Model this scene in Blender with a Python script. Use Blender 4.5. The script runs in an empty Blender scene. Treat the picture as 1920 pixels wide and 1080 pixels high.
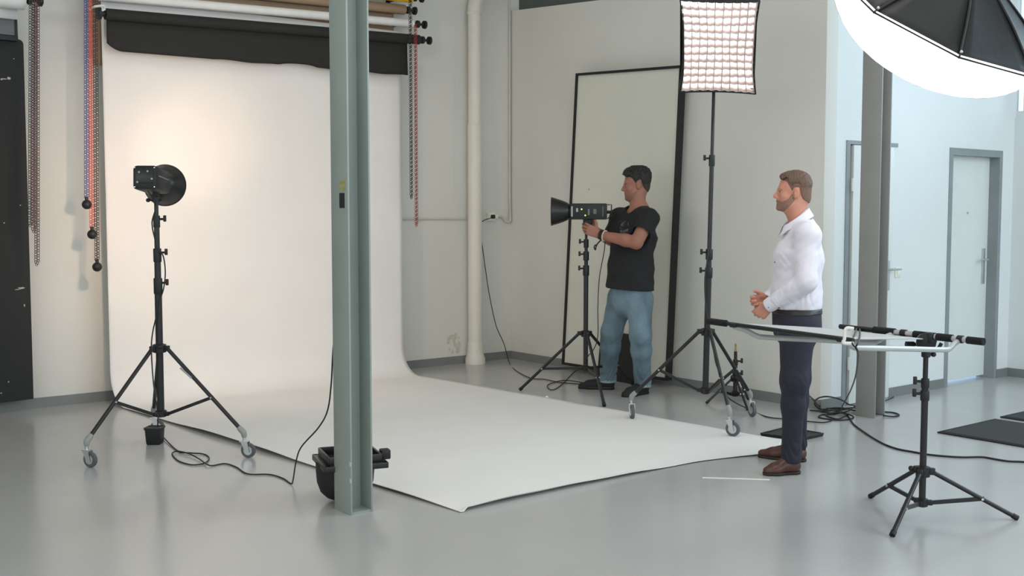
import bpy, bmesh, math, random
import numpy as np
from mathutils import Vector, Matrix

random.seed(4)
R_ = math.radians
SC = bpy.context.scene
COL = SC.collection

# ------------------------------------------------------------------ camera
F_PX, CAM_H, DH = 2080.0, 1.52, 145.0          # focal length in pixels of a 1920 wide frame
PITCH = math.atan(DH / F_PX)
AZ = R_(51.6)
C0 = np.array([0, 0, CAM_H])
FW = np.array([math.cos(AZ) * math.cos(PITCH), math.sin(AZ) * math.cos(PITCH), -math.sin(PITCH)])
RT = np.array([math.sin(AZ), -math.cos(AZ), 0.0])
UP = np.cross(RT, FW)
FH = np.array([math.cos(AZ), math.sin(AZ), 0.0])
ZZ = np.array([0, 0, 1.0])
cam_d = bpy.data.cameras.new('camera')
cam_d.sensor_width = 36.0
cam_d.lens = 36.0 * F_PX / 1920.0
cam_d.clip_end = 100
cam = bpy.data.objects.new('camera', cam_d)
COL.objects.link(cam)
cam.matrix_world = Matrix((
    (RT[0], UP[0], -FW[0], 0), (RT[1], UP[1], -FW[1], 0), (RT[2], UP[2], -FW[2], CAM_H), (0, 0, 0, 1)))
SC.camera = cam

# ------------------------------------------------------------------ world, exposure, daylight
SC.view_settings.view_transform = 'Standard'
SC.view_settings.look = 'None'
SC.view_settings.gamma = 1
SC.view_settings.use_curve_mapping = False
SC.view_settings.exposure = 0.0
W = bpy.data.worlds.new('sky')
SC.world = W
W.use_nodes = True
bg = W.node_tree.nodes['Background']
bg.inputs['Color'].default_value = (0.78, 0.9, 1.0, 1)
bg.inputs['Strength'].default_value = 1.2


def area(name, loc, target, sx, sy, power, col):
    l = bpy.data.lights.new(name, 'AREA')
    l.shape = 'RECTANGLE'
    l.size, l.size_y, l.energy, l.color = sx, sy, power, col
    o = bpy.data.objects.new(name, l)
    COL.objects.link(o)
    o.location = loc
    d = Vector(target) - Vector(loc)
    o.rotation_euler = d.to_track_quat('-Z', 'Y').to_euler()
    return o


# daylight coming in through the window strips of the hall
area('daylight_far_window', (9.82, 1.2, 3.35), (6.5, 3.0, 0.6), 7.0, 1.6, 245, (0.66, 0.86, 1.0))
area('daylight_front_window', (3.2, -3.8, 2.4), (4.2, 8.0, 1.2), 12.0, 2.2, 150, (0.93, 0.98, 1.0))
area('daylight_left_window', (-3.8, 3.0, 2.5), (7.0, 6.0, 1.2), 8.0, 2.0, 70, (1.0, 0.98, 0.92))


# unseen overhead area lights, added to brighten the floor and paper sweep
area('overhead_fill', (3.6, 3.2, 4.3), (3.6, 3.2, 0), 5.0, 1.2, 55, (1.0, 0.985, 0.955))
area('overhead_fill', (3.6, 6.6, 4.3), (3.6, 6.6, 0), 5.0, 0.8, 17, (1.0, 0.985, 0.955))
area('overhead_fill', (3.6, -0.6, 4.3), (3.6, -0.6, 0), 5.0, 1.2, 50, (1.0, 0.985, 0.955))


# ------------------------------------------------------------------ helpers
def ray(px, py):
    return FW * F_PX + RT * (px - 960.0) - UP * (py - 540.0)


def fl(px, py, z=0.0):                      # point of the plane at height z
    d = ray(px, py)
    return C0 + d * ((z - CAM_H) / d[2])


def onY(px, py, Y):
    d = ray(px, py)
    return C0 + d * (Y / d[1])


def onX(px, py, X):
    d = ray(px, py)
    return C0 + d * (X / d[0])


def dp(px, py, depth):                      # point at a distance along the view axis
    d = ray(px, py)
    return C0 + d * (depth / F_PX)


def nrm(v):
    v = np.asarray(v, float)
    return v / np.linalg.norm(v)


def lin(r, g, b):
    def f(c):
        c /= 255.0
        return c / 12.92 if c <= 0.04045 else ((c + 0.055) / 1.055) ** 2.4
    return (f(r), f(g), f(b), 1.0)


def mat(name, rgb, rough=0.5, metal=0.0, var=0.06, scale=6.0, bump=0.0, bscale=80.0, spec=0.5, sheen=0.0,
        stretch=None, coat=0.0, sss=0.0, emit=None, emit_s=0.0):
    m = bpy.data.materials.new(name)
    m.use_nodes = True
    nt = m.node_tree
    b = nt.nodes['Principled BSDF']
    base = lin(*rgb)
    b.inputs['Roughness'].default_value = rough
    b.inputs['Metallic'].default_value = metal
    b.inputs['Specular IOR Level'].default_value = spec
    b.inputs['Coat Weight'].default_value = coat
    b.inputs['Sheen Weight'].default_value = sheen
    if sss:
        b.inputs['Subsurface Weight'].default_value = sss
        b.inputs['Subsurface Radius'].default_value = (0.012, 0.005, 0.003)
        b.inputs['Subsurface Scale'].default_value = 0.6
    if emit:
        b.inputs['Emission Color'].default_value = (*emit, 1)
        b.inputs['Emission Strength'].default_value = emit_s
    tc = nt.nodes.new('ShaderNodeTexCoord')
    mp = nt.nodes.new('ShaderNodeMapping')
    if stretch:
        mp.inputs['Scale'].default_value = stretch
    nt.links.new(tc.outputs['Object'], mp.inputs['Vector'])
    n = nt.nodes.new('ShaderNodeTexNoise')
    n.inputs['Scale'].default_value = scale
    n.inputs['Detail'].default_value = 5
    nt.links.new(mp.outputs['Vector'], n.inputs['Vector'])
    r = nt.nodes.new('ShaderNodeValToRGB')
    r.color_ramp.elements[0].position = 0.3
    r.color_ramp.elements[1].position = 0.7
    r.color_ramp.elements[0].color = tuple(max(0, c * (1 - var)) for c in base[:3]) + (1,)
    r.color_ramp.elements[1].color = tuple(min(1, c * (1 + var)) for c in base[:3]) + (1,)
    nt.links.new(n.outputs['Fac'], r.inputs['Fac'])
    nt.links.new(r.outputs['Color'], b.inputs['Base Color'])
    if bump:
        n2 = nt.nodes.new('ShaderNodeTexNoise')
        n2.inputs['Scale'].default_value = bscale
        n2.inputs['Detail'].default_value = 4
        nt.links.new(mp.outputs['Vector'], n2.inputs['Vector'])
        bp = nt.nodes.new('ShaderNodeBump')
        bp.inputs['Strength'].default_value = bump
        bp.inputs['Distance'].default_value = 0.02
        nt.links.new(n2.outputs['Fac'], bp.inputs['Height'])
        nt.links.new(bp.outputs['Normal'], b.inputs['Normal'])
    return m


M = {}
M['wall'] = mat('wall_paint', (222, 221, 214), 0.75, var=0.025, scale=1.5, bump=0.05, bscale=40)
M['door_wall'] = mat('door_wall_paint', (228, 232, 232), 0.7, var=0.02, scale=1.5, bump=0.04, bscale=40)
M['ceiling'] = mat('ceiling_paint', (205, 205, 200), 0.9)
M['base'] = mat('baseboard_grey', (128, 131, 130), 0.45, var=0.05)
M['frame_grey'] = mat('door_frame_grey', (142, 148, 150), 0.45)
M['door'] = mat('door_leaf', (226, 230, 226), 0.5, var=0.015)
M['steel'] = mat('column_steel_paint', (150, 160, 154), 0.42, var=0.05, scale=4, bump=0.05, bscale=25)
M['steel2'] = mat('column_steel_grey', (150, 150, 147), 0.42, var=0.04, scale=4, bump=0.05, bscale=25)
M['beam'] = mat('beam_paint', (86, 92, 88), 0.6)
M['pipe'] = mat('pipe_paint', (228, 224, 214), 0.4, var=0.03)
M['plastic_white'] = mat('white_plastic', (228, 228, 222), 0.35)
M['black'] = mat('black_metal', (30, 29, 30), 0.35, var=0.15, spec=0.5)
M['blackpl'] = mat('black_plastic', (24, 25, 26), 0.5, var=0.15)
M['rubber'] = mat('black_rubber', (22, 22, 22), 0.6, var=0.1)
M['foam'] = mat('black_foam', (20, 20, 24), 0.9, bump=0.3, bscale=200)
M['cable'] = mat('cable_black', (26, 26, 26), 0.5)
M['cable_grey'] = mat('cable_white', (205, 202, 192), 0.5)
M['chrome'] = mat('caster_steel', (205, 208, 210), 0.28, metal=0.9)
M['alu'] = mat('brushed_aluminium', (205, 207, 208), 0.36, metal=0.75)
M['alu_satin'] = mat('satin_aluminium_tube', (186, 188, 186), 0.45, metal=0.35)
M['greypl'] = mat('grey_plastic', (150, 152, 148), 0.5)
M['wheel'] = mat('caster_rubber', (88, 92, 94), 0.6)
M['paper_w'] = mat('white_paper', (235, 232, 228), 0.8, var=0.015, scale=2.5, bump=0.05, bscale=6)
M['paper_k'] = mat('black_paper', (36, 35, 33), 0.8, var=0.05)
M['paper_tan'] = mat('tan_paper', (160, 136, 112), 0.8)
M['paper_y'] = mat('yellow_paper', (235, 180, 10), 0.7)
M['paper_roll_w'] = mat('white_paper_roll', (236, 235, 232), 0.7)
M['card_grey'] = mat('grey_card', (112, 112, 116), 0.6)
M['blackboard'] = mat('black_board', (32, 33, 31), 0.7, var=0.08)
M['chip'] = mat('chipped_paint', (190, 190, 182), 0.8)
M['board'] = mat('board_white', (220, 220, 208), 0.6, var=0.015)
M['tape'] = mat('white_tape', (236, 236, 230), 0.6)
M['mat'] = mat('ribbed_mat', (62, 66, 66), 0.95, var=0.12, scale=60, bump=0.4, bscale=150)
M['mat_edge'] = mat('mat_edging', (36, 38, 40), 0.8)
M['softblack'] = mat('softbox_black_nylon', (22, 22, 23), 0.6, var=0.15, bump=0.15, bscale=14)
M['yellow_res'] = mat('tape_residue', (158, 156, 104), 0.7, var=0.2, scale=60)
M['brass'] = mat('brass', (170, 140, 80), 0.35, metal=0.9)
M['switch'] = mat('switch_plastic', (240, 238, 226), 0.35)
M['label'] = mat('printed_label', (170, 172, 176), 0.6)
M['silver_in'] = mat('reflector_silver', (225, 222, 215), 0.25, metal=0.85)
M['concrete_dust'] = mat('flaking_plaster', (206, 200, 186), 0.9, var=0.1, scale=50)
CH = {'blue': mat('chain_blue', (62, 72, 150), 0.4), 'red': mat('chain_red', (222, 78, 52), 0.4),
      'black': mat('chain_black', (32, 32, 30), 0.4), 'maroon': mat('chain_maroon', (92, 44, 52), 0.4),
      'green': mat('chain_dark_green', (28, 46, 46), 0.4), 'crimson': mat('chain_crimson', (150, 42, 48), 0.4),
      'dkred': mat('chain_dark_red', (74, 36, 42), 0.4)}


def emitter(name, col, s):
    m = bpy.data.materials.new(name)
    m.use_nodes = True
    nt = m.node_tree
    nt.nodes.remove(nt.nodes['Principled BSDF'])
    e = nt.nodes.new('ShaderNodeEmission')
    e.inputs['Color'].default_value = (*col, 1)
    e.inputs['Strength'].default_value = s
    nt.links.new(e.outputs[0], nt.nodes['Material Output'].inputs['Surface'])
    return m


M['octa_glow'] = emitter('octabox_diffuser_lit', (0.97, 0.99, 1.0), 1.9)
M['soft_glow'] = emitter('softbox_diffuser_lit', (1.0, 0.94, 0.89), 2.9)
M['bulb'] = emitter('lamp_bulb_lit', (1.0, 0.8, 0.55), 30.0)
M['led'] = emitter('green_led_lit', (0.45, 1.0, 0.1), 2.0)


def glass_mat():
    m = bpy.data.materials.new('window_glass')
    m.use_nodes = True
    nt = m.node_tree
    nt.nodes.remove(nt.nodes['Principled BSDF'])
    t = nt.nodes.new('ShaderNodeBsdfTransparent')
    g = nt.nodes.new('ShaderNodeBsdfGlossy')
    g.inputs['Roughness'].default_value = 0.02
    fr = nt.nodes.new('ShaderNodeFresnel')
    mx = nt.nodes.new('ShaderNodeMixShader')
    nt.links.new(fr.outputs[0], mx.inputs[0])
    nt.links.new(t.outputs[0], mx.inputs[1])
    nt.links.new(g.outputs[0], mx.inputs[2])
    nt.links.new(mx.outputs[0], nt.nodes['Material Output'].inputs['Surface'])
    return m


M['glass'] = glass_mat()


def floor_mat():
    m = mat('floor_epoxy', (181, 180, 178), 0.22, var=0.05, scale=0.9, spec=0.5)
    nt = m.node_tree
    b = nt.nodes['Principled BSDF']
    n = nt.nodes.new('ShaderNodeTexNoise')
    n.inputs['Scale'].default_value = 3.0
    n.inputs['Detail'].default_value = 6
    tc = nt.nodes.new('ShaderNodeTexCoord')
    nt.links.new(tc.outputs['Object'], n.inputs['Vector'])
    mr = nt.nodes.new('ShaderNodeMapRange')
    mr.inputs['To Min'].default_value = 0.13
    mr.inputs['To Max'].default_value = 0.26
    nt.links.new(n.outputs['Fac'], mr.inputs['Value'])
    nt.links.new(mr.outputs[0], b.inputs['Roughness'])
    return m


M['floor'] = floor_mat()


class MB:
    """collects solids in world coordinates; build() links them as one mesh object"""

    def __init__(s):
        s.bm = bmesh.new()

    def face(s, vs):
        try:
            return s.bm.faces.new(vs)
        except ValueError:
            return None

    def box(s, c, size, axes=None, bevel=0.0):
        ax = [np.array(a, float) for a in (axes or ((1, 0, 0), (0, 1, 0), (0, 0, 1)))]
        h = [q / 2 for q in size]
        c = np.array(c, float)
        vs = []
        for k in (-1, 1):
            for j in (-1, 1):
                for i in (-1, 1):
                    vs.append(s.bm.verts.new(c + ax[0] * h[0] * i + ax[1] * h[1] * j + ax[2] * h[2] * k))
        fs = []
        for q in ((0, 2, 3, 1), (4, 5, 7, 6), (0, 1, 5, 4), (2, 6, 7, 3), (0, 4, 6, 2), (1, 3, 7, 5)):
            fs.append(s.bm.faces.new([vs[i] for i in q]))
        if bevel:
            es = set()
            for f in fs:
                es.update(f.edges)
            bmesh.ops.bevel(s.bm, geom=list(es), offset=bevel, segments=2, affect='EDGES', profile=0.5)
        return s

    def span(s, lo, hi, bevel=0.0):
        lo, hi = np.array(lo, float), np.array(hi, float)
        return s.box((lo + hi) / 2, hi - lo, bevel=bevel)

    def loft(s, rings, caps=True, closed=True):
        L = [[s.bm.verts.new(p) for p in r] for r in rings]
        n = len(L[0])
        for a, b in zip(L[:-1], L[1:]):
            for i in range(n if closed else n - 1):
                j = (i + 1) % n
                s.face([a[i], a[j], b[j], b[i]])
        if caps and closed:
            s.face(L[0][::-1])
            s.face(L[-1])
        return s

    def lathe(s, prof, o, axis, seg=24, caps=True, xdir=None):
        """prof: (radius, distance along axis)"""
        ax = nrm(axis)
        u = nrm(np.cross(ax, xdir if xdir is not None else ((0, 0, 1) if abs(ax[2]) < 0.9 else (1, 0, 0))))
        v = np.cross(ax, u)
        o = np.array(o, float)
        rings = []
        for r, t in prof:
            rings.append([o + ax * t + r * (math.cos(a) * u + math.sin(a) * v)
                          for a in (2 * math.pi * i / seg for i in range(seg))])
        return s.loft(rings, caps)

    def cyl(s, a, b, r, r2=None, seg=14):
        a, b = np.array(a, float), np.array(b, float)
        return s.lathe([(r, 0), (r if r2 is None else r2, np.linalg.norm(b - a))], a, b - a, seg)

    def tube(s, pts, r, seg=6, smooth=0, closed=False):
        P = [np.array(p, float) for p in pts]
        if smooth:
            Q = []
            n = len(P)
            for i in range(n - 1):
                p0, p1, p2, p3 = P[max(i - 1, 0)], P[i], P[i + 1], P[min(i + 2, n - 1)]
                for k in range(smooth):
                    t = k / smooth
                    Q.append(0.5 * (2 * p1 + (p2 - p0) * t + (2 * p0 - 5 * p1 + 4 * p2 - p3) * t * t
                                    + (3 * p1 - p0 - 3 * p2 + p3) * t ** 3))
            Q.append(P[-1])
            P = Q
        rings = []
        n = len(P)
        u = None
        for i in range(n):
            t = P[min(i + 1, n - 1)] - P[max(i - 1, 0)]
            if np.linalg.norm(t) < 1e-9:
                t = np.array([0, 0, 1.0])
            t = nrm(t)
            if u is None:
                u = nrm(np.cross(t, (0, 0, 1) if abs(t[2]) < 0.9 else (1, 0, 0)))
            else:
                u = u - t * (u @ t)
                u = nrm(u) if np.linalg.norm(u) > 1e-6 else nrm(np.cross(t, (0.3, 0.2, 1)))
            v = np.cross(t, u)
            rr = r[min(i, len(r) - 1)] if isinstance(r, (list, tuple)) else r
            rings.append([P[i] + rr * (math.cos(a) * u + math.sin(a) * v)
                          for a in (2 * math.pi * k / seg for k in range(seg))])
        return s.loft(rings)

    def ball(s, c, r, seg=16, rings=10, scale=(1, 1, 1), axes=None):
        ax = [np.array(a, float) for a in (axes or ((1, 0, 0), (0, 1, 0), (0, 0, 1)))]
        c = np.array(c, float)
        R = []
        for j in range(1, rings):
            th = math.pi * j / rings
            R.append([c + r * (ax[0] * scale[0] * math.sin(th) * math.cos(a) + ax[1] * scale[1] * math.sin(th) * math.sin(a)
                               + ax[2] * scale[2] * -math.cos(th)) for a in (2 * math.pi * i / seg for i in range(seg))])
        return s.loft(R)

    def prism(s, poly, h):
        """poly: 3D points in a plane; h: extrusion vector"""
        A = [s.bm.verts.new(p) for p in poly]
        B = [s.bm.verts.new(np.array(p, float) + np.array(h, float)) for p in poly]
        n = len(A)
        s.face(A[::-1])
        s.face(B)
        for i in range(n):
            j = (i + 1) % n
            s.face([A[i], A[j], B[j], B[i]])
        return s

    def grid(s, fn, nu, nv):
        V = [[s.bm.verts.new(fn(i / nu, j / nv)) for i in range(nu + 1)] for j in range(nv + 1)]
        for j in range(nv):
            for i in range(nu):
                s.face([V[j][i], V[j][i + 1], V[j + 1][i + 1], V[j + 1][i]])
        return s

    def build(s, name, m, parent=None, smooth=True, ang=35, solid=0.0, loc=None):
        bmesh.ops.recalc_face_normals(s.bm, faces=s.bm.faces)
        if parent is not None:
            off = wloc(parent)
        else:
            off = np.array(loc, float) if loc is not None else np.zeros(3)
        if np.any(off):
            bmesh.ops.translate(s.bm, verts=s.bm.verts, vec=Vector(-off))
        me = bpy.data.meshes.new(name)
        s.bm.to_mesh(me)
        s.bm.free()
        return link_mesh(name, me, m, parent, smooth, ang, solid, off)


def link_mesh(name, me, m, parent=None, smooth=True, ang=35, solid=0.0, off=None):
    me.materials.append(m)
    if smooth and len(me.polygons):
        me.polygons.foreach_set('use_smooth', [True] * len(me.polygons))
        try:
            me.set_sharp_from_angle(angle=R_(ang))
        except Exception:
            pass
    o = bpy.data.objects.new(name, me)
    COL.objects.link(o)
    if parent is not None:
        o.parent = parent
    elif off is not None:
        o.location = Vector(off)
    if solid:
        md = o.modifiers.new('thickness', 'SOLIDIFY')
        md.thickness = solid
        md.offset = 0
    return o


def wloc(o):
    p = np.zeros(3)
    while o is not None:
        p += np.array(o.location)
        o = o.parent
    return p


def tag(o, label=None, cat=None, group=None, kind=None):
    if label:
        o['label'] = label
    if cat:
        o['category'] = cat
    if group:
        o['group'] = group
    if kind:
        o['kind'] = kind
    return o


def thing(name, label, cat, loc=(0, 0, 0), group=None):
    o = bpy.data.objects.new(name, None)
    o.empty_display_size = 0.1
    COL.objects.link(o)
    o.location = Vector(loc)
    return tag(o, label, cat, group)


def struct(mb, name, m, **k):
    return tag(mb.build(name, m, **k), kind='structure')


# ------------------------------------------------------------------ the hall
XR, YB, YD, XF, CEIL = 7.06, 8.93, 5.12, 9.88, 4.4
X0, Y0 = -4.0, -4.0
struct(MB().span((X0 - 0.2, Y0 - 0.2, -0.1), (XF + 2.2, YB + 0.2, 0)), 'floor', M['floor'])
struct(MB().span((X0 - 0.2, Y0 - 0.2, CEIL), (XF + 0.2, YB + 0.2, CEIL + 0.15)), 'ceiling', M['ceiling'])
struct(MB().span((X0, YB, 0), (XR + 0.14, YB + 0.2, CEIL)), 'wall_back', M['wall'])
# right partition with its sloping upper edge
pts = [(YD, 0), (YB, 0), (YB, 3.535), (YD, 3.29)]
struct(MB().prism([(XR, y, z) for y, z in pts], (0.1399, 0, 0)), 'wall_right', M['wall'])
tag(MB().span((XR + 0.02, YD + 0.2, 3.0), (XR + 0.14, 8.82, CEIL)).build('trim_1', M['beam']), kind='structure')
# wall with the two doors (openings left for them)
D1a, D1b, D1t = 7.33, 7.93, 2.03
D2a, D2b, D2t = 8.80, 9.68, 2.055
w = MB()
w.span((XR + 0.14, YD, 0), (D1a, YD + 0.16, CEIL)).span((D1a, YD, D1t), (D1b, YD + 0.16, CEIL))
w.span((D1b, YD, 0), (D2a, YD + 0.16, CEIL)).span((D2a, YD, D2t), (D2b, YD + 0.16, CEIL))
w.span((D2b, YD, 0), (XF + 0.15, YD + 0.16, CEIL))
struct(w, 'wall_door', M['door_wall'])
# low far wall with the window strip above it
w = MB()
w.span((XF, Y0, 0), (XF + 0.15, YD, 2.36)).span((XF, Y0, 4.2), (XF + 0.15, YD, CEIL))
struct(w, 'wall_far', M['door_wall'])
# walls behind the camera, each with a window strip
w = MB()
w.span((X0, Y0 - 0.2, 0), (XF + 0.15, Y0, 1.1)).span((X0, Y0 - 0.2, 3.7), (XF + 0.15, Y0, CEIL))
for x in (X0, -0.6, 2.9, 6.4, XF - 0.1):
    w.span((x, Y0 - 0.2, 1.1), (x + 0.25, Y0, 3.7))
struct(w, 'wall_front', M['wall'])
w = MB()
w.span((X0 - 0.2, Y0, 0), (X0, YB, 1.4)).span((X0 - 0.2, Y0, 3.6), (X0, YB, CEIL))
for y in (Y0, -0.9, 3.0, 7.2):
    w.span((X0 - 0.2, y, 1.4), (X0, y + 0.4, 3.6))
w.span((X0 - 0.2, 7.2, 1.4), (X0, YB, 3.6))
struct(w, 'wall_left', M['wall'])
# far window: frame with mullions and glass
wn = struct(MB().span((XF + 0.02, Y0, 2.36), (XF + 0.1, YD, 2.42)), 'window_1', M['door_wall'])
for y in (5.02, 4.70, 3.4, 1.8, 0.2, -1.4, -3.0):
    MB().span((XF + 0.02, y - 0.035, 2.42), (XF + 0.1, y + 0.035, 4.2)).build('mullion', M['door_wall'], wn)
MB().span((XF + 0.05, Y0, 2.42), (XF + 0.056, YD, 4.2)).build('pane', M['glass'], wn)
# baseboards
BH = 0.078
struct(MB().span((X0, YB - 0.012, 0), (XR, YB, BH)), 'baseboard_back', M['base'])
struct(MB().span((XR - 0.012, YD, 0), (XR, YB - 0.012, BH)), 'baseboard_right', M['base'])
bb = MB().span((XR, YD - 0.012, 0), (D1a - 0.01, YD, BH)).span((D1b + 0.035, YD - 0.012, 0), (D2a - 0.0, YD, BH))
bb.span((D2b, YD - 0.012, 0), (XF, YD, BH))
struct(bb, 'baseboard_door', M['base'])
struct(MB().span((XF - 0.012, Y0, 0), (XF, YD, BH)), 'baseboard_far', M['base'])

# door_1: flush white door in a thin grey frame
d1 = struct(MB().span((D1a, YD - 0.008, 0), (D1a + 0.045, YD + 0.14, D1t + 0.03))
            .span((D1a + 0.045, YD - 0.008, D1t), (D1b + 0.09, YD + 0.10, D1t + 0.03)), 'door_1', M['frame_grey'])
tag(MB().span((D1a + 0.075, YD - 0.02, 0.008), (D1b + 0.02, YD + 0.025, D1t - 0.005), bevel=0.004)
    .build('door_leaf', M['door'], d1), 'flush white door leaf')
for z in (1.72, 0.33):
    MB().cyl((D1a + 0.058, YD - 0.022, z - 0.05), (D1a + 0.058, YD - 0.022, z + 0.05), 0.010).build('hinge', M['plastic_white'], d1)
h = MB().box((D1b - 0.045, YD - 0.027, 1.0), (0.045, 0.012, 0.24), bevel=0.004)
h.cyl((D1b - 0.045, YD - 0.03, 1.05), (D1b - 0.045, YD - 0.075, 1.05), 0.009)
h.cyl((D1b - 0.045, YD - 0.07, 1.05), (D1b + 0.075, YD - 0.07, 1.05), 0.009)
h.build('door_handle', M['alu'], d1)

# door_2: recessed door with a deep grey frame and a gap of light below
f = MB().span((D2a, YD - 0.006, 0), (D2a + 0.055, YD + 0.16, D2t - 0.06)).span((D2b - 0.05, YD - 0.006, 0), (D2b, YD + 0.16, D2t - 0.06))
f.span((D2a, YD - 0.006, D2t - 0.06), (D2b, YD + 0.16, D2t))
d2 = struct(f, 'door_2', M['frame_grey'])
MB().span((D2a + 0.055, YD + 0.09, 0.026), (D2b - 0.05, YD + 0.13, D2t - 0.06)).build('door_leaf', M['door'], d2)
h = MB().box((D2b - 0.12, YD + 0.084, 1.02), (0.045, 0.012, 0.32), bevel=0.004)
h.cyl((D2b - 0.12, YD + 0.085, 1.08), (D2b - 0.12, YD + 0.035, 1.08), 0.009)
h.cyl((D2b - 0.12, YD + 0.04, 1.08), (D2b - 0.24, YD + 0.04, 1.08), 0.009)
h.build('door_handle', M['alu'], d2)
MB().cyl((D2a + 0.47, YD + 0.092, 1.5), (D2a + 0.47, YD + 0.08, 1.5), 0.010).build('peephole', M['alu'], d2)
# the bright room behind it
hall = MB().span((D2a - 0.6, YD + 1.6, 0), (D2b + 0.8, YD + 1.7, 2.6)).span((D2a - 0.7, YD + 0.3, 0), (D2a - 0.6, YD + 1.7, 2.6))
hall.span((D2b + 0.8, YD + 0.3, 0), (D2b + 0.9, YD + 1.7, 2.6)).span((D2a - 0.7, YD + 0.16, 2.6), (D2b + 0.9, YD + 1.7, 2.7))
struct(hall, 'wall_corridor', M['door_wall'])
area('corridor_lamp', (D2a + 0.4, YD + 0.8, 2.5), (D2a + 0.4, YD + 0.9, 0), 0.9, 0.9, 42, (0.5, 0.68, 1.0))


# ------------------------------------------------------------------ steel columns
def column(x, y, label, group=None, m='steel'):
    """x, y: the corner nearest the camera (low x, low y); flanges face -X and +X, open channel faces -Y"""
    b, hh, tf, tw = 0.165, 0.128, 0.010, 0.008
    t = thing('steel_column', label, 'column', (x, y, 0), group)
    MB().span((x, y, 0), (x + tf, y + b, CEIL), bevel=0.0015).build('flange', M[m], t)
    MB().span((x + hh - tf, y, 0), (x + hh, y + b, CEIL), bevel=0.0015).build('flange', M[m], t)
    MB().span((x + tf, y + b * 0.66 - tw / 2, 0), (x + hh - tf, y + b * 0.66 + tw / 2, CEIL)).build('web', M[m], t)
    MB().span((x + tf, y + 0.004, 0), (x + hh - tf, y + b - 0.004, 0.012)).build('foot_plate', M[m], t)
    return t


p = fl(658, 967)
colA = column(p[0], p[1], 'grey green steel column in front of the white backdrop, with black sticker')
ya = p[1]
q = onX(641, 376, p[0])
MB().span((p[0] - 0.002, q[1] - 0.027, q[2] - 0.037), (p[0], q[1] + 0.022, q[2] + 0.037)).build('sticker', M['blackpl'], colA)
q = onX(641, 348, p[0])
MB().span((p[0] - 0.001, q[1] - 0.035, q[2] - 0.028), (p[0], q[1] + 0.022, q[2] + 0.028)).build('tape_residue', M['yellow_res'], colA)
for py_, hz in ((400, 0.0), (870, 0.022), (901, 0.02)):
    if hz:
        q = onX(655, py_, p[0])
        MB().span((p[0] - 0.001, p[1] - 0.001, q[2] - hz / 2), (p[0] + 0.004, p[1] + 0.012, q[2] + hz / 2)).build('paint_chip', M['chip'], colA)
p = fl(1640, 785)
column(p[0], p[1], 'steel column by the pale door, behind the reflector panel', m='steel2')

# ------------------------------------------------------------------ pipe, conduit, socket, wall marks
pc = onY(893, 500, YB - 0.12)
px_, py_ = pc[0], YB - 0.10
t = thing('drain_pipe', 'fat white drain pipe running up the back wall near the corner', 'pipe', (px_, py_, 0))
zj, zt_ = float(onY(885, 233, py_)[2]), float(onY(893, 24, py_)[2])
MB().lathe([(0.070, 0.10), (0.070, zj - 0.006), (0.073, zj - 0.004), (0.073, zj)], (px_, py_, 0), ZZ, 28).build('pipe_section', M['pipe'], t)
MB().lathe([(0.064, zj), (0.064, zt_)], (px_, py_, 0), ZZ, 28).build('pipe_section', M['pipe'], t)
MB().lathe([(0.066, zt_ - 0.02), (0.071, zt_ - 0.015), (0.071, zt_ + 0.0), (0.066, zt_ + 0.008)], (px_, py_, 0), ZZ, 28).build('pipe_collar', M['pipe'], t)
MB().lathe([(0.10, 0.0), (0.10, 0.05), (0.086, 0.09), (0.078, 0.12), (0.077, 0.21), (0.071, 0.225)], (px_, py_, 0), ZZ, 28).build('pipe_foot', M['pipe'], t)
MB().tube([(px_, py_, zt_), (px_ + 0.005, py_, zt_ + 0.06), (px_ + 0.03, py_, zt_ + 0.16), (px_ + 0.09, py_, zt_ + 0.30), (px_ + 0.11, py_, zt_ + 0.42), (px_ + 0.11, py_, CEIL)], 0.068, 22, 4).build('pipe_bend', M['pipe'], t)
# flaking plaster beside the pipe foot
fp = MB()
for k in range(26):
    x = px_ - 0.12 - abs(random.gauss(0, 0.07))
    z = 0.12 + abs(random.gauss(0, 0.10))
    r = random.uniform(0.008, 0.024)
    n = random.randint(5, 7)
    fp.prism([(x + r * random.uniform(0.6, 1.2) * math.cos(a), YB - 0.0005, z + 1.4 * r * random.uniform(0.6, 1.2) * math.sin(a))
              for a in (2 * math.pi * i / n for i in range(n))], (0, -random.uniform(0.002, 0.005), 0))
tag(fp.build('plaster_flakes', M['concrete_dust']), 'flaking plaster on the back wall left of the drain pipe', 'plaster', kind='stuff')
# horizontal conduit and the socket
zc = 1.46
xs = onY(915, 405, YB)[0]
t = thing('cable_conduit', 'thin white cable conduit running along the back wall to the corner', 'conduit', (xs - 0.9, YB, zc))
MB().cyl((xs - 1.25, YB - 0.014, zc - 0.02), (px_ - 0.04, YB - 0.014, zc - 0.02), 0.009).build('conduit_run', M['cable_grey'], t)
MB().tube([(xs + 0.03, YB - 0.014, zc), (xs + 0.16, YB - 0.014, zc), (xs + 0.21, YB - 0.03, zc - 0.05), (xs + 0.262, YB - 0.03, zc - 0.04),
           (xs + 0.268, YB - 0.02, zc + 0.05), (xs + 0.268, YB - 0.014, zc + 0.5), (xs + 0.268, YB - 0.014, CEIL)], 0.012, 8, 5).build('conduit_riser', M['cable_grey'], t)
t = thing('power_socket', 'small white power socket on the back wall right of the drain pipe', 'socket', (xs, YB, zc))
MB().box((xs + 0.02, YB - 0.02, zc), (0.085, 0.04, 0.085), bevel=0.006).build('socket_box', M['switch'], t)
MB().box((xs + 0.085, YB - 0.015, zc), (0.05, 0.03, 0.04), bevel=0.005).build('junction', M['switch'], t)
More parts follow.
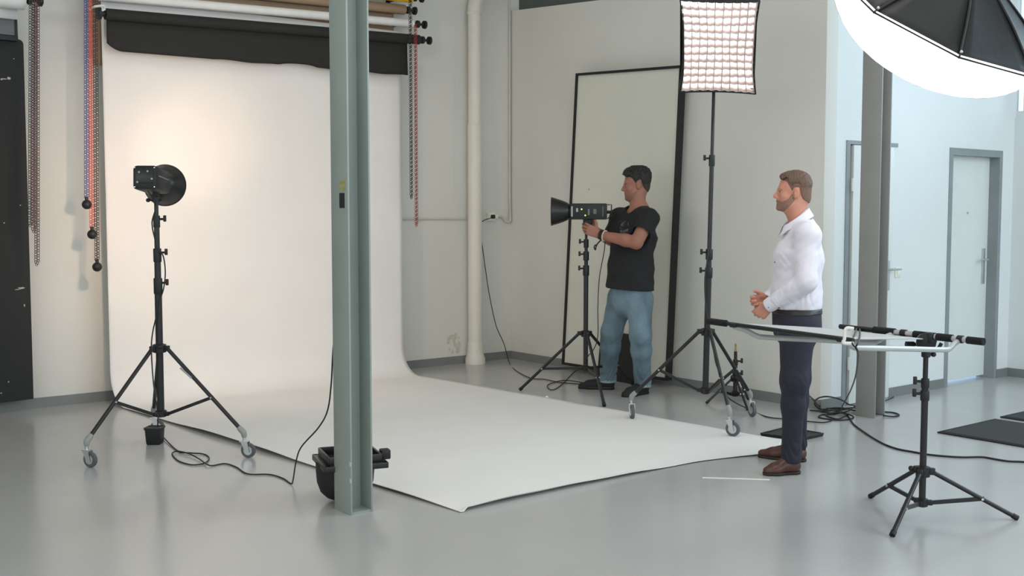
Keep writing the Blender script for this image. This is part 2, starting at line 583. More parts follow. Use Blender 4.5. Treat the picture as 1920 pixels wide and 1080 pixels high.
# switches by the first door
for k, (xx, zz, w_, h_, lab) in enumerate(((8.06, 1.02, 0.08, 0.08, 'white light switch on the pale wall right of the steel column'),)):
    t = thing('light_switch', lab, 'switch', (xx, YD, zz))
    MB().box((xx, YD - 0.006, zz), (w_, 0.012, h_), bevel=0.003).build('switch_plate', M['switch'], t)
    MB().box((xx, YD - 0.014, zz), (w_ * 0.5, 0.008, h_ * 0.6), bevel=0.002).build('rocker', M['switch'], t)


# ------------------------------------------------------------------ paper rolls on the back wall
def roll(name, label, xl, xr, y, zl, zr, r, m, drop=None, mdrop=None, right=True, left=True, dx=(0.06, 0.06), grp='paper rolls above the backdrop'):
    t = thing(name, label, 'paper roll', (xl, y, zl), grp)
    a, b = np.array((xl, y, zl)), np.array((xr, y, zr))
    ax = nrm(b - a)
    MB().lathe([(r * 0.5, -0.002), (r, -0.002), (r, 0.0), (r, np.linalg.norm(b - a)), (r * 0.5, np.linalg.norm(b - a) + 0.001)], a, ax, 28).build('roll', m, t)
    if right:
        c = MB().lathe([(0.016, 0), (0.02, 0.02), (0.034, 0.03), (0.034, 0.05), (0.012, 0.055), (0.012, 0.10)], b, ax, 16)
        c.build('clutch', M['blackpl'], t)
        MB().lathe([(0.012, 0.10), (0.036, 0.105), (0.038, 0.125), (0.02, 0.135)], b, ax, 16).build('end_knob', M['blackpl'], t)
    if left:
        MB().lathe([(0.02, 0), (0.022, 0.03), (0.045, 0.035), (0.045, 0.06), (0.02, 0.065)], a, -ax, 18).build('chain_wheel', M['blackpl'], t)
    if drop:
        n = 24
        wav = [random.gauss(0, 0.004) for _ in range(n + 1)]

        def fn(u, v):
            x = xl + dx[0] + (xr - xl - dx[0] - dx[1]) * u
            zt = zl + (zr - zl) * u
            zb = drop(u)
            return np.array((x, y + r * 0.95 - 0.004 * v + 0.006 * math.sin(9 * u + 2 * v) * v, zt + (zb - zt) * v))
        MB().grid(fn, 120, 8).build('hanging_paper', mdrop or m, t, solid=0.0016)
    return t


def kdrop(u):
    z = 2.735 + 0.012 * u
    z += 0.055 * max(0, 1 - u / 0.045) ** 2                     # rounded left corner
    if 0.53 < u < 0.66:
        z += 0.026 * math.sin(math.pi * (u - 0.53) / 0.13) ** 0.7   # torn bite
    z += 0.004 * math.sin(40 * u) * (u > 0.3)
    return z


roll('black_paper_roll', 'black paper roll, lowest of the rolls above the backdrop, with a torn lower edge',
     2.87, 5.70, 8.56, 3.00, 3.075, 0.043, M['paper_k'], kdrop, dx=(0.02, 0.10))
# the white seamless paper: roll, sheet down the wall, sweep over the floor
PL, PR_, PY_ = 2.885, 5.60, 8.70
t = thing('white_seamless_paper', 'white seamless paper hanging from its roll and sweeping across the floor', 'backdrop', (PL, PY_, 0))
a, b = np.array((2.82, 8.66, 3.147)), np.array((5.715, 8.66, 3.232))
MB().lathe([(0.02, -0.004), (0.036, -0.002), (0.036, 0), (0.036, 2.88), (0.036, 2.882), (0.02, 2.885)], a, b - a, 28).build('roll', M['paper_roll_w'], t)
MB().lathe([(0.016, 0), (0.02, 0.02), (0.034, 0.03), (0.034, 0.05), (0.012, 0.055), (0.012, 0.10)], b, b - a, 16).build('clutch', M['blackpl'], t)
MB().lathe([(0.012, 0.10), (0.036, 0.105), (0.038, 0.125), (0.02, 0.135)], b, b - a, 16).build('end_knob', M['blackpl'], t)
RAD = 0.26
L1 = 3.15 - RAD
L2 = RAD * math.pi / 2
L3 = PY_ - RAD - 4.40
LT = L1 + L2 + L3


def sheet(u, v):
    s = v * LT
    if s < L1:
        y, z = PY_, 3.15 - s
    elif s < L1 + L2:
        q = (s - L1) / RAD
        y, z = PY_ - RAD * (1 - math.cos(q)), RAD * (1 - math.sin(q))
    else:
        y, z = PY_ - RAD - (s - L1 - L2), 0.0
    fl_ = max(0.0, min(1.0, (s - L1 - L2 * 0.5) / 0.6))
    x = PL + (PR_ - PL) * u + 0.068 * (PY_ - y)
    # front edge is not quite square
    if s > L1 + L2:
        g = (s - L1 - L2) / L3
        y += g * (0.07 + 0.03 * math.sin(math.pi * u) - 0.11 * math.exp(-((u - 0.86) / 0.12) ** 2) + 0.12 * max(0.0, (u - 0.90) / 0.10))
        x += 0.035 * g * (1 - u)
    z += 0.004
    # gentle buckles on the floor, left edge standing off, curled front edge
    z += fl_ * (0.0025 + 0.0025 * math.sin(5.1 * x + 2.3 * y) * math.sin(3.7 * y - 1.9 * x) + 0.0015 * math.sin(13 * x - 7 * y))
    z += fl_ * 0.016 * max(0, 1 - u / 0.035) ** 2 * (1 + 0.5 * math.sin(3.0 * y)) * (1 - 0.9 * v ** 6)
    z += fl_ * 0.006 * max(0, (u - 0.975) / 0.025) ** 2
    e = max(0.0, 1 - (1 - v) * LT / 0.07)
    z += 0.026 * e ** 2 * (0.55 + 0.45 * math.sin(2.2 * u * 3 + 0.6)) * (u > 0.01) * min(1.0, max(0.12, (0.86 - u) / 0.2))
    return np.array((x, y, z))


def sheet2(u, v):
    # denser rows over the sweep and at the front lip
    return sheet(u, v)


mb = MB()
vs = list(np.linspace(0, L1, 18)) + list(np.linspace(L1, L1 + L2, 15)[1:]) + list(np.linspace(L1 + L2, LT - 0.1, 56)[1:]) + list(np.linspace(LT - 0.1, LT, 8)[1:])
us = [0, 0.008, 0.018, 0.035] + list(np.linspace(0.06, 0.94, 44)) + [0.965, 0.985, 1.0]
V = [[mb.bm.verts.new(sheet(u, s / LT)) for u in us] for s in vs]
for j in range(len(vs) - 1):
    for i in range(len(us) - 1):
        mb.face([V[j][i], V[j][i + 1], V[j + 1][i + 1], V[j + 1][i]])
mb.build('paper_sheet', M['paper_w'], t, solid=0.0016, ang=80)
# a torn scrap standing up at the far edge
e = fl(1024, 748)
MB().prism([e + np.array((-0.03, 0.012, 0.006)), e + np.array((0.018, -0.018, 0.006)), e + np.array((0.012, -0.0, 0.026)), e + np.array((0.0, 0.006, 0.02))], (0.001, 0.001, 0)).build('torn_flap', M['paper_w'], t)

roll('tan_paper_roll', 'tan paper roll just above the white roll', 2.82, 5.66, 8.74, 3.30, 3.365, 0.045, M['paper_tan'],
     lambda u: 2.64 if u < 0.06 else 2.70, dx=(0.02, 0.09), left=True)
roll('yellow_paper_roll', 'bright yellow paper roll, topmost in view above the backdrop', 2.82, 5.66, 8.62, 3.40, 3.46, 0.05, M['paper_y'], left=True)
# wall bracket plates that carry the rolls
for x, lab in ((2.96, 'black wall bracket holding the left ends of the paper rolls'), (5.60, 'black wall bracket holding the right ends of the paper rolls')):
    t = thing('roller_bracket', lab, 'bracket', (x, YB, 3.0))
    sgn = 1 if x < 4 else -1
    MB().span((x - 0.02, YB - 0.02, 2.98), (x + 0.02, YB, 3.55)).build('back_plate', M['black'], t)
    for y, z in ((8.56, 3.0 if x < 4 else 3.075), (8.66, 3.135 if x < 4 else 3.225), (8.74, 3.30 if x < 4 else 3.365), (8.62, 3.40 if x < 4 else 3.46)):
        MB().span((x - 0.008, y - 0.012, z - 0.012), (x + 0.008, YB - 0.02, z + 0.012)).build('arm', M['black'], t)
t = thing('roller_hook', 'small white hook at the left end of the black paper roll', 'hook', (2.80, 8.5, 3.0))
a = onY(178, 12, 8.45)
b = onY(196, 10, 8.45)
MB().tube([a, b, b + np.array((0, 0, -0.03)), b + np.array((-0.02, 0, -0.04))], 0.009, 8).build('hook_arm', M['plastic_white'], t)
MB().cyl(a, a + np.array((0.0, 0.12, 0.0)), 0.008).build('hook_stem', M['plastic_white'], t)

# second set of rolls at the far left
a = onY(0, 4, 8.6)
b = onY(46, 8, 8.6)
t = roll('white_paper_roll', 'thick white paper roll at the top left corner, above the black board', 0.2, b[0], 8.62, 3.05, 3.05, 0.075, M['paper_roll_w'],
         None, right=True, left=True, grp=None)
b2 = onY(33, 37, 8.7)
MB().grid(lambda u, v: np.array((0.2 + (b2[0] - 0.2) * u, 8.69, 3.06 - v * (3.06 - b2[2]))), 8, 4).build('hanging_paper', M['paper_roll_w'], t, solid=0.002)
b = onY(34, 52, 8.72)
t = thing('grey_box_panel', 'mid grey panel strip under the white roll at the left edge', 'panel', (0.4, 8.8, b[2]))
MB().span((0.2, 8.74, b[2] - 0.055), (b[0] - 0.02, 8.86, b[2] + 0.06)).build('panel_face', M['card_grey'], t)
MB().span((b[0] - 0.02, 8.735, b[2] - 0.06), (b[0], 8.865, b[2] + 0.06)).build('end_cap', M['blackpl'], t)
MB().span((0.2, 8.73, b[2] - 0.095), (b[0], 8.86, b[2] - 0.06)).build('bottom_rail', M['blackpl'], t)
# black board on the wall
xa = onY(43, 75, 8.80)[0]
t = thing('black_board', 'tall black scuffed board hanging against the wall at the left edge', 'board', (xa, 8.8, 0.1))
bd = MB()
r_ = 0.035
poly = [(0.75, 0.06), (xa - 0.004, 0.095)]
poly += [(xa - r_ + r_ * math.cos(q), 2.785 - r_ + r_ * math.sin(q)) for q in np.linspace(0, math.pi / 2, 6)]
poly += [(0.75, 2.80)]
bd.prism([(x, 8.79, z) for x, z in poly], (0, 0.035, 0))
bd.build('board_panel', M['blackboard'], t)
for (qx, qy, w_, h_) in ((8, 148, 0.055, 0.012), (16, 147, 0.03, 0.03), (3, 149, 0.02, 0.015), (40, 540, 0.05, 0.014), (33, 543, 0.05, 0.008),
                         (46, 573, 0.014, 0.03), (38, 385, 0.012, 0.012), (8, 418, 0.015, 0.012), (2, 737, 0.02, 0.012), (16, 716, 0.012, 0.014), (26, 110, 0.01, 0.01)):
    q = onY(qx, qy, 8.79)
    n = 7
    MB().prism([(q[0] + w_ / 2 * random.uniform(0.4, 1.1) * math.cos(a), 8.789, q[2] + h_ / 2 * random.uniform(0.5, 1.1) * math.sin(a))
                for a in (2 * math.pi * i / n for i in range(n))], (0, 0.002, 0)).build('paint_chip', M['chip'], t)


def chain(label, col, px, pyb, yy, ztop, ball=None, gap=0.022, grp=None, skew=0.0):
    bot = onY(px, pyb, yy)
    x, zb = bot[0], bot[2]
    t = thing('pull_chain', label, 'chain', (x, yy, zb), grp)
    mb = MB()
    n = int((ztop - zb) / 0.0185)
    for s in (-1, 1):
        for i in range(n):
            z = zb + 0.0185 * i
            c = np.array((x + s * gap / 2 + skew * i / n, yy + 0.004 * s, z + (0.009 if s > 0 else 0)))
            if i == 0:
                c[0] = x + s * gap * 0.2
            w_ = nrm((0.94, 0.34, 0)) if (i % 2) else nrm((0.94, -0.34, 0))
            # one oval link
            seg = 8
            rings = []
            for k in range(seg):
                a = 2 * math.pi * k / seg
                ctr = c + w_ * 0.0085 * math.cos(a) + ZZ * 0.0105 * math.sin(a)
                out = nrm(w_ * math.cos(a) + ZZ * math.sin(a))
                nn = np.cross(w_, ZZ)
                rings.append([ctr + 0.0027 * (math.cos(b_) * out + math.sin(b_) * nn) for b_ in (0.78, 2.36, 3.93, 5.5)])
            rings.append(rings[0])
            mb.loft(rings, caps=False)
    o = mb.build('chain_links', CH[col], t, ang=60)
    o['kind'] = 'stuff'
    if ball:
        MB().ball((x, yy, zb - 0.038), 0.036, 18, 12).build('ball_weight', M['blackpl'], t)
        MB().cyl((x, yy, zb - 0.01), (x, yy, zb + 0.02), 0.013).build('clip', M['blackpl'], t)
    return t


g1 = 'ball chains left of the backdrop'
chain('blue pull chain with a black ball, leftmost of the chains beside the backdrop', 'blue', 162.5, 374, 8.50, 3.12, True, grp=g1, skew=0.038)
chain('orange red pull chain with a black ball, left of the backdrop', 'red', 172.5, 430, 8.50, 3.12, True, grp=g1, skew=0.038)
chain('black pull chain with the lowest black ball, left of the backdrop', 'black', 182, 491, 8.50, 3.12, True, grp=g1, skew=0.038)
g2 = 'pull chains beside the black board'
chain('dark green pull chain beside the black board, nearest to the board', 'green', 57.5, 423, 8.52, 3.1, grp=g2, skew=0.055)
chain('maroon pull chain beside the black board, middle one', 'maroon', 63.5, 434, 8.52, 3.1, grp=g2, skew=0.055)
chain('longest dark red pull chain beside the black board', 'dkred', 69.5, 496, 8.52, 3.1, grp=g2, skew=0.055)
g3 = 'pull chains right of the backdrop'
chain('black pull chain hanging right of the backdrop', 'black', 771.5, 371, 8.50, 3.45, grp=g3)
chain('red pull chain hanging right of the backdrop', 'crimson', 781, 423, 8.50, 3.2, grp=g3)

# ------------------------------------------------------------------ leaning framed board, dark panel
t = thing('framed_board', 'tall white board in a black frame leaning on the wall behind the man in black', 'board', (6.95, 7.3, 0.03))
BT = 0.055
# corners of the front face (Y, Z), front at X = 6.95 bottom .. leaning to the wall at the top
xb, xt = 6.93, 6.955
cor = {k: onX(*p, x) for k, p, x in (('tl', (1083, 140), xt), ('tr', (1278, 125), xt), ('bl', (1057, 681), xb), ('br', (1251, 711), xb))}
tl, tr, br, bl = cor['tl'], cor['tr'], cor['br'], cor['bl']
dn = np.array((BT, 0, 0))


def lerp(a, b, t_):
    return np.asarray(a) + (np.asarray(b) - np.asarray(a)) * t_


MB().prism([tl, tr, br, bl], dn * 0.9).build('panel', M['board'], t)
for a, b in ((tl, tr), (tr, br), (br, bl), (bl, tl)):
    ax = nrm(b - a)
    side = nrm(np.cross(ax, (1, 0, 0)))
    c = (a + b) / 2 + np.array((BT / 2 - 0.012, 0, 0))
    MB().box(c, (np.linalg.norm(b - a) + 0.02, 0.022, BT + 0.01), (ax, side, nrm(np.cross(ax, side)))).build('frame_rail', M['blackpl'], t)
MB().cyl(onX(1104, 355, xb + (xt - xb) * 0.6 - 0.0015), onX(1104, 355, xb + (xt - xb) * 0.6 - 0.0015) + np.array((0.006, 0, 0)), 0.009).build('stain', M['label'], t)
p1 = fl(1122, 703)
t = thing('dark_panel', 'small charcoal panel standing against the framed board behind the legs', 'panel', (6.8, 7.3, 0))
a, b = onX(1119, 702, 6.84), onX(1186, 706, 6.84)
a[2] = b[2] = 0.0
MB().prism([a, b, b + np.array((0.05, 0, 0.42)), a + np.array((0.05, 0, 0.43))], (0.035, 0, 0)).build('panel_board', M['blackboard'], t)
MB().box((a + b) / 2 + np.array((0.015, 0, 0.01)), (0.05, np.linalg.norm(b - a), 0.02)).build('bottom_rail', M['blackpl'], t)


# ------------------------------------------------------------------ stands
def wheel_parts(leg, foot, out, yaw, r=0.042):
    """swivel caster: grey socket, fork and wheel; children of the leg"""
    d = np.array((math.cos(yaw), math.sin(yaw), 0))
    s = np.cross(ZZ, d)
    ax = foot + ZZ * r
    top = ax + ZZ * (r + 0.010) - d * 0.026
    wb = MB()
    wb.lathe([(r * 0.62, -0.011), (r * 0.95, -0.011), (r, -0.007), (r, 0.007), (r * 0.95, 0.011), (r * 0.62, 0.011)], ax, s, 24)
    wb.build('caster_wheel', M['wheel'], leg)
    fk = MB().lathe([(r * 0.6, -0.013), (r * 0.6, 0.013)], ax, s, 20)
    for q in (-1, 1):
        o = s * q * 0.0165
        fk.prism([ax + o + d * 0.012 - ZZ * 0.012, ax + o - d * 0.014 - ZZ * 0.01, top + o - d * 0.018, top + o + d * 0.026], s * q * 0.003)
    fk.box(top, (0.05, 0.042, 0.006), (d, s, ZZ))
    fk.cyl(top, top + ZZ * 0.045, 0.010)
    fk.build('caster_fork', M['chrome'], leg)
    return top + ZZ * 0.03


def stand(name, label, cx, cy, hub_z, spr_z, pole_r, feet, wheels=None, brace_f=0.6, sections=(), collars=(), leg_r=0.0125,
          hub_r=0.06, lean=(0, 0), cat='light stand', knob_dir=None, wr=0.042, pole0=None):
    """sections: (z0, z1, radius); collars: (z0, z1, radius)"""
    t = thing(name, label, cat, (cx, cy, 0))

    def ctr(z):
        return np.array((cx + lean[0] * z, cy + lean[1] * z, z))
    for z0, z1, r in sections:
        MB().cyl(ctr(z0), ctr(z1), r, seg=18).build('pole_section', M['black'], t)
    kd = nrm(knob_dir if knob_dir is not None else -RT)
    for z0, z1, r in collars:
        c = MB().lathe([(r * 0.92, 0), (r, 0.006), (r, z1 - z0 - 0.006), (r * 0.92, z1 - z0)], ctr(z0), ctr(z1) - ctr(z0), 18).build('collar', M['blackpl'], t)
        zm = z0 + (z1 - z0) * 0.7
        k = MB().cyl(ctr(zm), ctr(zm) + kd * (r + 0.022), 0.007)
        k.box(ctr(zm) + kd * (r + 0.03) + ZZ * 0.004, (0.018, 0.014, 0.04), (kd, np.cross(ZZ, kd), ZZ), bevel=0.004)
        k.build('knob', M['blackpl'], c)
    hb = MB().lathe([(pole_r + 0.006, -0.03), (pole_r + 0.02, -0.026), (pole_r + 0.02, 0.022), (pole_r + 0.006, 0.026)], ctr(hub_z), ZZ, 18)
    dirs = []
    for ft in feet:
        d = np.array((ft[0] - cx, ft[1] - cy, 0))
        dirs.append(nrm(d))
        hb.box(ctr(hub_z) + nrm(d) * (hub_r * 0.6), (hub_r * 1.1, 0.026, 0.034), (nrm(d), np.cross(ZZ, nrm(d)), ZZ), bevel=0.004)
    hub_o = hb.build('leg_hub', M['blackpl'], t)
    k = MB().cyl(ctr(hub_z), ctr(hub_z) + nrm(dirs[0] + dirs[1]) * 0.05, 0.007)
    k.ball(ctr(hub_z) + nrm(dirs[0] + dirs[1]) * 0.056 + ZZ * 0.012, 0.014, 10, 6)
    k.build('knob', M['blackpl'], hub_o)
    sp = MB().lathe([(pole_r + 0.004, -0.022), (pole_r + 0.014, -0.018), (pole_r + 0.014, 0.018), (pole_r + 0.004, 0.022)], ctr(spr_z), ZZ, 18)
    for d in dirs:
        sp.box(ctr(spr_z) + d * (pole_r + 0.018), (0.034, 0.022, 0.026), (d, np.cross(ZZ, d), ZZ), bevel=0.003)
    sp.build('spreader_hub', M['blackpl'], t)
    for i, (ft, d) in enumerate(zip(feet, dirs)):
        ft = np.array((ft[0], ft[1], ft[2] if len(ft) > 2 else 0.0))
        top = ctr(hub_z) + d * hub_r - ZZ * 0.005
        lg = MB()
        if wheels is not None:
            wd = np.array((math.cos(wheels[i]), math.sin(wheels[i]), 0))
            end = ft + ZZ * (wr * 2 + 0.060) - wd * 0.026
        else:
            end = ft + ZZ * leg_r * 0.9
        lg.cyl(top, end, leg_r, seg=14)
        lo = lg.build('leg', M['black'], t)
        ax = nrm(end - top)
        if wheels is not None:
            tp = wheel_parts(lo, ft, d, wheels[i], wr)
            MB().tube([end - ax * 0.05, end - ax * 0.03, end - ax * 0.005, end - ZZ * 0.012, end - ZZ * 0.028], [leg_r + 0.003, leg_r + 0.006, 0.019, 0.018, 0.013], 14).build('caster_socket', M['greypl'], lo)
        else:
            MB().cyl(end - ax * 0.025, end + ax * 0.003, leg_r + 0.0025).build('foot_cap', M['rubber'], lo)
        j = top + (end - top) * brace_f
        s0 = ctr(spr_z) + d * (pole_r + 0.03)
        MB().box((j + s0) / 2, (np.linalg.norm(j - s0) + 0.02, 0.010, 0.020), (nrm(j - s0), np.cross(ZZ, d), nrm(np.cross(nrm(j - s0), np.cross(ZZ, d))))).build('brace', M['black'], t)
        MB().cyl(j - np.cross(ZZ, d) * 0.016, j + np.cross(ZZ, d) * 0.016, 0.006).build('rivet', M['chrome'], lo)
    return t


def wire(name, label, pts, r=0.0045, smooth=6, m=None, cat='cable', extra=None):
    mb = MB()
    mb.tube(pts, r, 8, smooth)
    p0 = np.array(pts[0], float)
    if extra is None:
        o = mb.build(name, m or M['cable'], loc=p0)
        return tag(o, label, cat)
    t = thing(name, label, cat, p0)
    mb.build('cord', m or M['cable'], t)
    extra(t)
    return t


# ---- left light on its wheeled stand
S1 = (2.565, 6.80)
ft1 = [fl(170, 876), fl(466, 858), fl(296, 812)]
s1 = stand('wheeled_light_stand', 'tall black light stand on casters at the left of the white backdrop', S1[0], S1[1], 0.66, 0.245, 0.022, ft1,
           wheels=[R_(-60), R_(-48), R_(-40)], brace_f=0.58,
           sections=((0.235, 1.02, 0.0225), (0.95, 1.24, 0.020), (1.2, 1.46, 0.0165), (1.4, 1.60, 0.013)),
           collars=((1.00, 1.10, 0.027), (1.20, 1.285, 0.025), (1.415, 1.49, 0.021)), knob_dir=RT, wr=0.046)
q = lerp(np.array((*S1, 0.66)), ft1[1], 0.2)
# white printed strip on the right leg
dleg = nrm(ft1[1] + ZZ * 0.19 - np.array((*S1, 0.655)))
nl = -FH - dleg * float(-FH @ dleg)
nl = nrm(nl)
MB().box(np.array((*S1, 0.655)) + dleg * 0.24 + nl * 0.0125, (0.10, 0.012, 0.003), (dleg, np.cross(nl, dleg), nl)).build('label_strip', M['label'], s1)

LP = np.array((S1[0], S1[1], 1.70))
aim = onY(430, 395, PY_)
LD = nrm(aim - LP)


def flash_head(name, label, c, d, body=(0.145, 0.145, 0.33), small=0.055, big=0.13, rlen=0.15, lit=False, panel_side=None):
    """c: body centre, d: pointing direction"""
    d = nrm(d)
    s = nrm(np.cross(ZZ, d))
    u = np.cross(d, s)
    t = thing(name, label, 'studio light', c - ZZ * (body[1] / 2 + 0.08))
    MB().box(c, (body[2], body[0], body[1]), (d, s, u), bevel=0.022 if body[0] > 0.14 else 0.01).build('body', M['blackpl'], t)
    fr = c + d * body[2] / 2
    prof = []
    for k in range(9):
        q = k / 8
        prof.append((small + (big - small) * q ** 0.62, rlen * q))
    rf = MB().lathe(prof + [(big + 0.004, rlen), (big + 0.004, rlen + 0.004)], fr, d, 36, caps=False)
    ro = rf.build('reflector', M['black'], t, solid=0.002)
    inn = [(r - 0.003, z + 0.001) for r, z in prof]
    MB().lathe(inn, fr, d, 36, caps=False).build('reflector_lining', M['silver_in'], ro)
    MB().lathe([(small + 0.006, -0.012), (small + 0.006, 0.012)], fr, d, 28).build('mount_ring', M['black'], t)
    MB().lathe([(0.001, 0.055), (0.018, 0.05), (0.024, 0.03), (0.020, 0.0)], fr, d, 16).build('bulb', M['bulb'] if lit else M['plastic_white'], t)
    # back panel details
    bk = c - d * body[2] / 2
    for a, b in ((-1, -1), (-1, 1), (1, -1), (1, 1)):
        MB().cyl(bk - d * -0.002 + s * a * body[0] * 0.4 + u * b * body[1] * 0.4, bk - d * 0.003 + s * a * body[0] * 0.4 + u * b * body[1] * 0.4, 0.004, seg=8).build('screw', M['chrome'], t)
    return t, d, s, u, fr, bk


lampA, d_, s_, u_, fr, bk = flash_head('studio_flash_head', 'black studio flash head lit and aimed at the white backdrop, on the left stand',
                                       LP - LD * 0.09, LD, lit=True)
MB().box(bk - d_ * 0.002 + u_ * 0.01, (0.008, 0.10, 0.09), (d_, s_, u_), bevel=0.002).build('rear_panel', M['black'], lampA)
for a, b in ((0.03, 0.03), (-0.02, 0.035), (-0.045, -0.01), (0.04, -0.03)):
    MB().cyl(bk - d_ * 0.006 + s_ * a + u_ * b, bk - d_ * 0.012 + s_ * a + u_ * b, 0.006, seg=10).build('dial', M['label'], lampA)
side = LP - LD * 0.09 - s_ * 0.073
MB().box(side + u_ * 0.012, (0.25, 0.003, 0.008), (d_, s_, u_)).build('side_groove', M['card_grey'], lampA)
br_ = MB().cyl((S1[0], S1[1], 1.575), (S1[0], S1[1], 1.615), 0.019)
br_.box((S1[0], S1[1], 1.635), (0.05, 0.035, 0.06), (d_, s_, ZZ), bevel=0.005)
br_.build('tilt_bracket', M['blackpl'], lampA)
k = MB().cyl(np.array((S1[0], S1[1], 1.585)) - RT * 0.045, np.array((S1[0], S1[1], 1.585)) + RT * 0.035, 0.006)
k.ball(np.array((S1[0], S1[1], 1.585)) - RT * 0.05, 0.014, 10, 6)
k.build('knob', M['blackpl'], lampA)
sp_l = bpy.data.lights.new('modelling_lamp', 'SPOT')
sp_l.energy, sp_l.color, sp_l.spot_size, sp_l.spot_blend, sp_l.shadow_soft_size = 70, (1.0, 0.70, 0.50), R_(125), 1.0, 0.03
so = bpy.data.objects.new('modelling_lamp', sp_l)
COL.objects.link(so)
so.parent = lampA
so.location = Vector(fr + LD * 0.075 - np.array(lampA.location))
so.rotation_euler = Vector(LD).to_track_quat('-Z', 'Y').to_euler()

# brighter lobe thrown by the polished reflector
sp_2 = bpy.data.lights.new('reflector_beam', 'SPOT')
sp_2.energy, sp_2.color, sp_2.spot_size, sp_2.spot_blend, sp_2.shadow_soft_size = 44, (1.0, 0.70, 0.50), R_(34), 1.0, 0.04
so2_ = bpy.data.objects.new('reflector_beam', sp_2)
COL.objects.link(so2_)
so2_.parent = lampA
so2_.location = Vector(fr + LD * 0.08 - np.array(lampA.location))
so2_.rotation_euler = Vector(onY(360, 265, PY_) - fr).to_track_quat('-Z', 'Y').to_euler()

# cord of the left light: down the pole, a loop on the floor, then up behind the steel column
DS1 = float(np.dot(np.array((*S1, 1.0)) - C0, FW))


def c8(x, y, z=0.005):
    return fl(260 + x / 4.695, 700 + y / 4.695, z)


cord = [bk + u_ * -0.05, dp(291, 385, DS1 - 0.05), dp(285, 418, DS1 - 0.04), dp(291, 450, DS1 - 0.03), dp(297, 470, DS1 - 0.04), dp(306, 480, DS1 - 0.03),
        dp(310, 510, DS1), dp(307, 540, DS1), dp(301, 560, DS1 - 0.04), dp(294, 590, DS1 - 0.03), dp(286, 625, DS1 - 0.02), dp(284, 660, DS1 - 0.05),
        dp(288, 720, DS1 - 0.1), dp(296, 775, DS1 - 0.08), c8(170, 470, 0.09), c8(205, 545, 0.02), c8(340, 680), c8(450, 700, 0.008), c8(570, 710),
        c8(620, 745), c8(580, 790, 0.007), c8(470, 805), c8(350, 770), c8(295, 710), c8(340, 686, 0.012), c8(440, 706, 0.014), c8(530, 752, 0.01), c8(600, 800, 0.012), c8(650, 812),
        c8(760, 795), c8(860, 826), c8(960, 885), c8(1150, 890), c8(1270, 925), c8(1340, 970)]
lastp = cord[-1]
DK = float(np.dot(lastp - C0, FW))
cord += [dp(549.5, 900, DK - 0.0), dp(555, 866, DK + 0.02), dp(565, 838, DK + 0.0), dp(597, 802, DK - 0.12), dp(614, 770, DK - 0.2), dp(621, 720, DK - 0.3), dp(626, 640, DK - 0.36),
         dp(640, 560, DK - 0.40)]
wire('power_lead', 'black power cord looping on the floor from the left stand to the steel column', cord, 0.0042, 6)
# ballast box in front of the rear caster
a = fl(286, 835)
t = thing('black_ballast_box', 'small black square tub on the floor under the left light stand', 'box', a)
bx = MB()
rings = []
for hw, z in ((0.042, 0.0), (0.046, 0.01), (0.052, 0.10), (0.056, 0.10), (0.056, 0.112), (0.050, 0.112), (0.046, 0.106)):
    ring = []
    for sx, sy in ((1, 1), (-1, 1), (-1, -1), (1, -1)):
        for q in np.linspace(0, math.pi / 2, 4):
            ca, sa = math.cos(q), math.sin(q)
            px2, py2 = (ca, sa) if (sx, sy) == (1, 1) else (-sa, ca) if (sx, sy) == (-1, 1) else (-ca, -sa) if (sx, sy) == (-1, -1) else (sa, -ca)
            o = RT * (sx * (hw - 0.012) + 0.012 * px2) + FH * (sy * (hw - 0.012) + 0.012 * py2)
            ring.append(a + FH * 0.05 + o + ZZ * z)
    rings.append(ring)
bx.loft(rings)
bx.build('tub', M['blackpl'], t)
MB().cyl(a + FH * 0.05 - RT * 0.056 + ZZ * 0.10, a + FH * 0.05 - RT * 0.07 + ZZ * 0.10, 0.008).build('lug', M['blackpl'], t)

# ---- barn door floodlight lying face up behind the column
B_, Cc_ = fl(609, 871, 0.235), fl(719, 862, 0.235)
ex = nrm(Cc_ - B_)
ey = np.cross(ZZ, ex)
sd = 0.33
cen = B_ + ex * sd / 2 + ey * sd / 2
t = thing('barn_door_floodlight', 'black floodlight with square barn door frame lying face up behind the steel column', 'studio light', (cen[0], cen[1], 0))
prof = [(0.02, 0.0), (0.06, 0.004), (0.10, 0.02), (0.13, 0.05), (0.148, 0.10), (0.153, 0.16), (0.153, 0.20)]
MB().lathe(prof, (cen[0] - ex[0] * 0.025, cen[1] - ex[1] * 0.025, 0.002), ZZ, 36, caps=True).build('bowl', M['softblack'], t)
for a, b, L in ((ex, ey, 1), (ex, -ey, 1), (ey, ex, 1), (ey, -ex, 1)):
    c = cen + b * (sd / 2 - 0.012)
    c[2] = 0.205
    MB().box(c, (sd, 0.03, 0.03), (a, b, ZZ), bevel=0.003).build('frame_bar', M['black'], t)
    # slot rail above
    c2 = cen + b * (sd / 2 - 0.03)
    c2[2] = 0.24
    MB().box(c2, (sd - 0.06, 0.012, 0.04), (a, b, ZZ), bevel=0.002).build('rail', M['black'], t)
pl_ = cen.copy()
pl_[2] = 0.215
MB().box(pl_, (sd - 0.06, sd - 0.06, 0.006), (ex, ey, ZZ)).build('inner_plate', M['blackpl'], t)
c = cen + ex * (sd / 2 + 0.012) - ey * 0.05
c[2] = 0.24
MB().box(c, (0.05, 0.06, 0.05), (ex, ey, ZZ), bevel=0.006).build('latch', M['blackpl'], t)
MB().tube([c + np.array((0, 0, -0.025)) + ex * (-0.01) + ey * 0.012 * math.cos(q) * 0.8 + ZZ * (-0.012 + 0.012 * math.sin(q)) for q in np.linspace(0, 6.28, 10)], 0.002, 6).build('ring', M['chrome'], t)

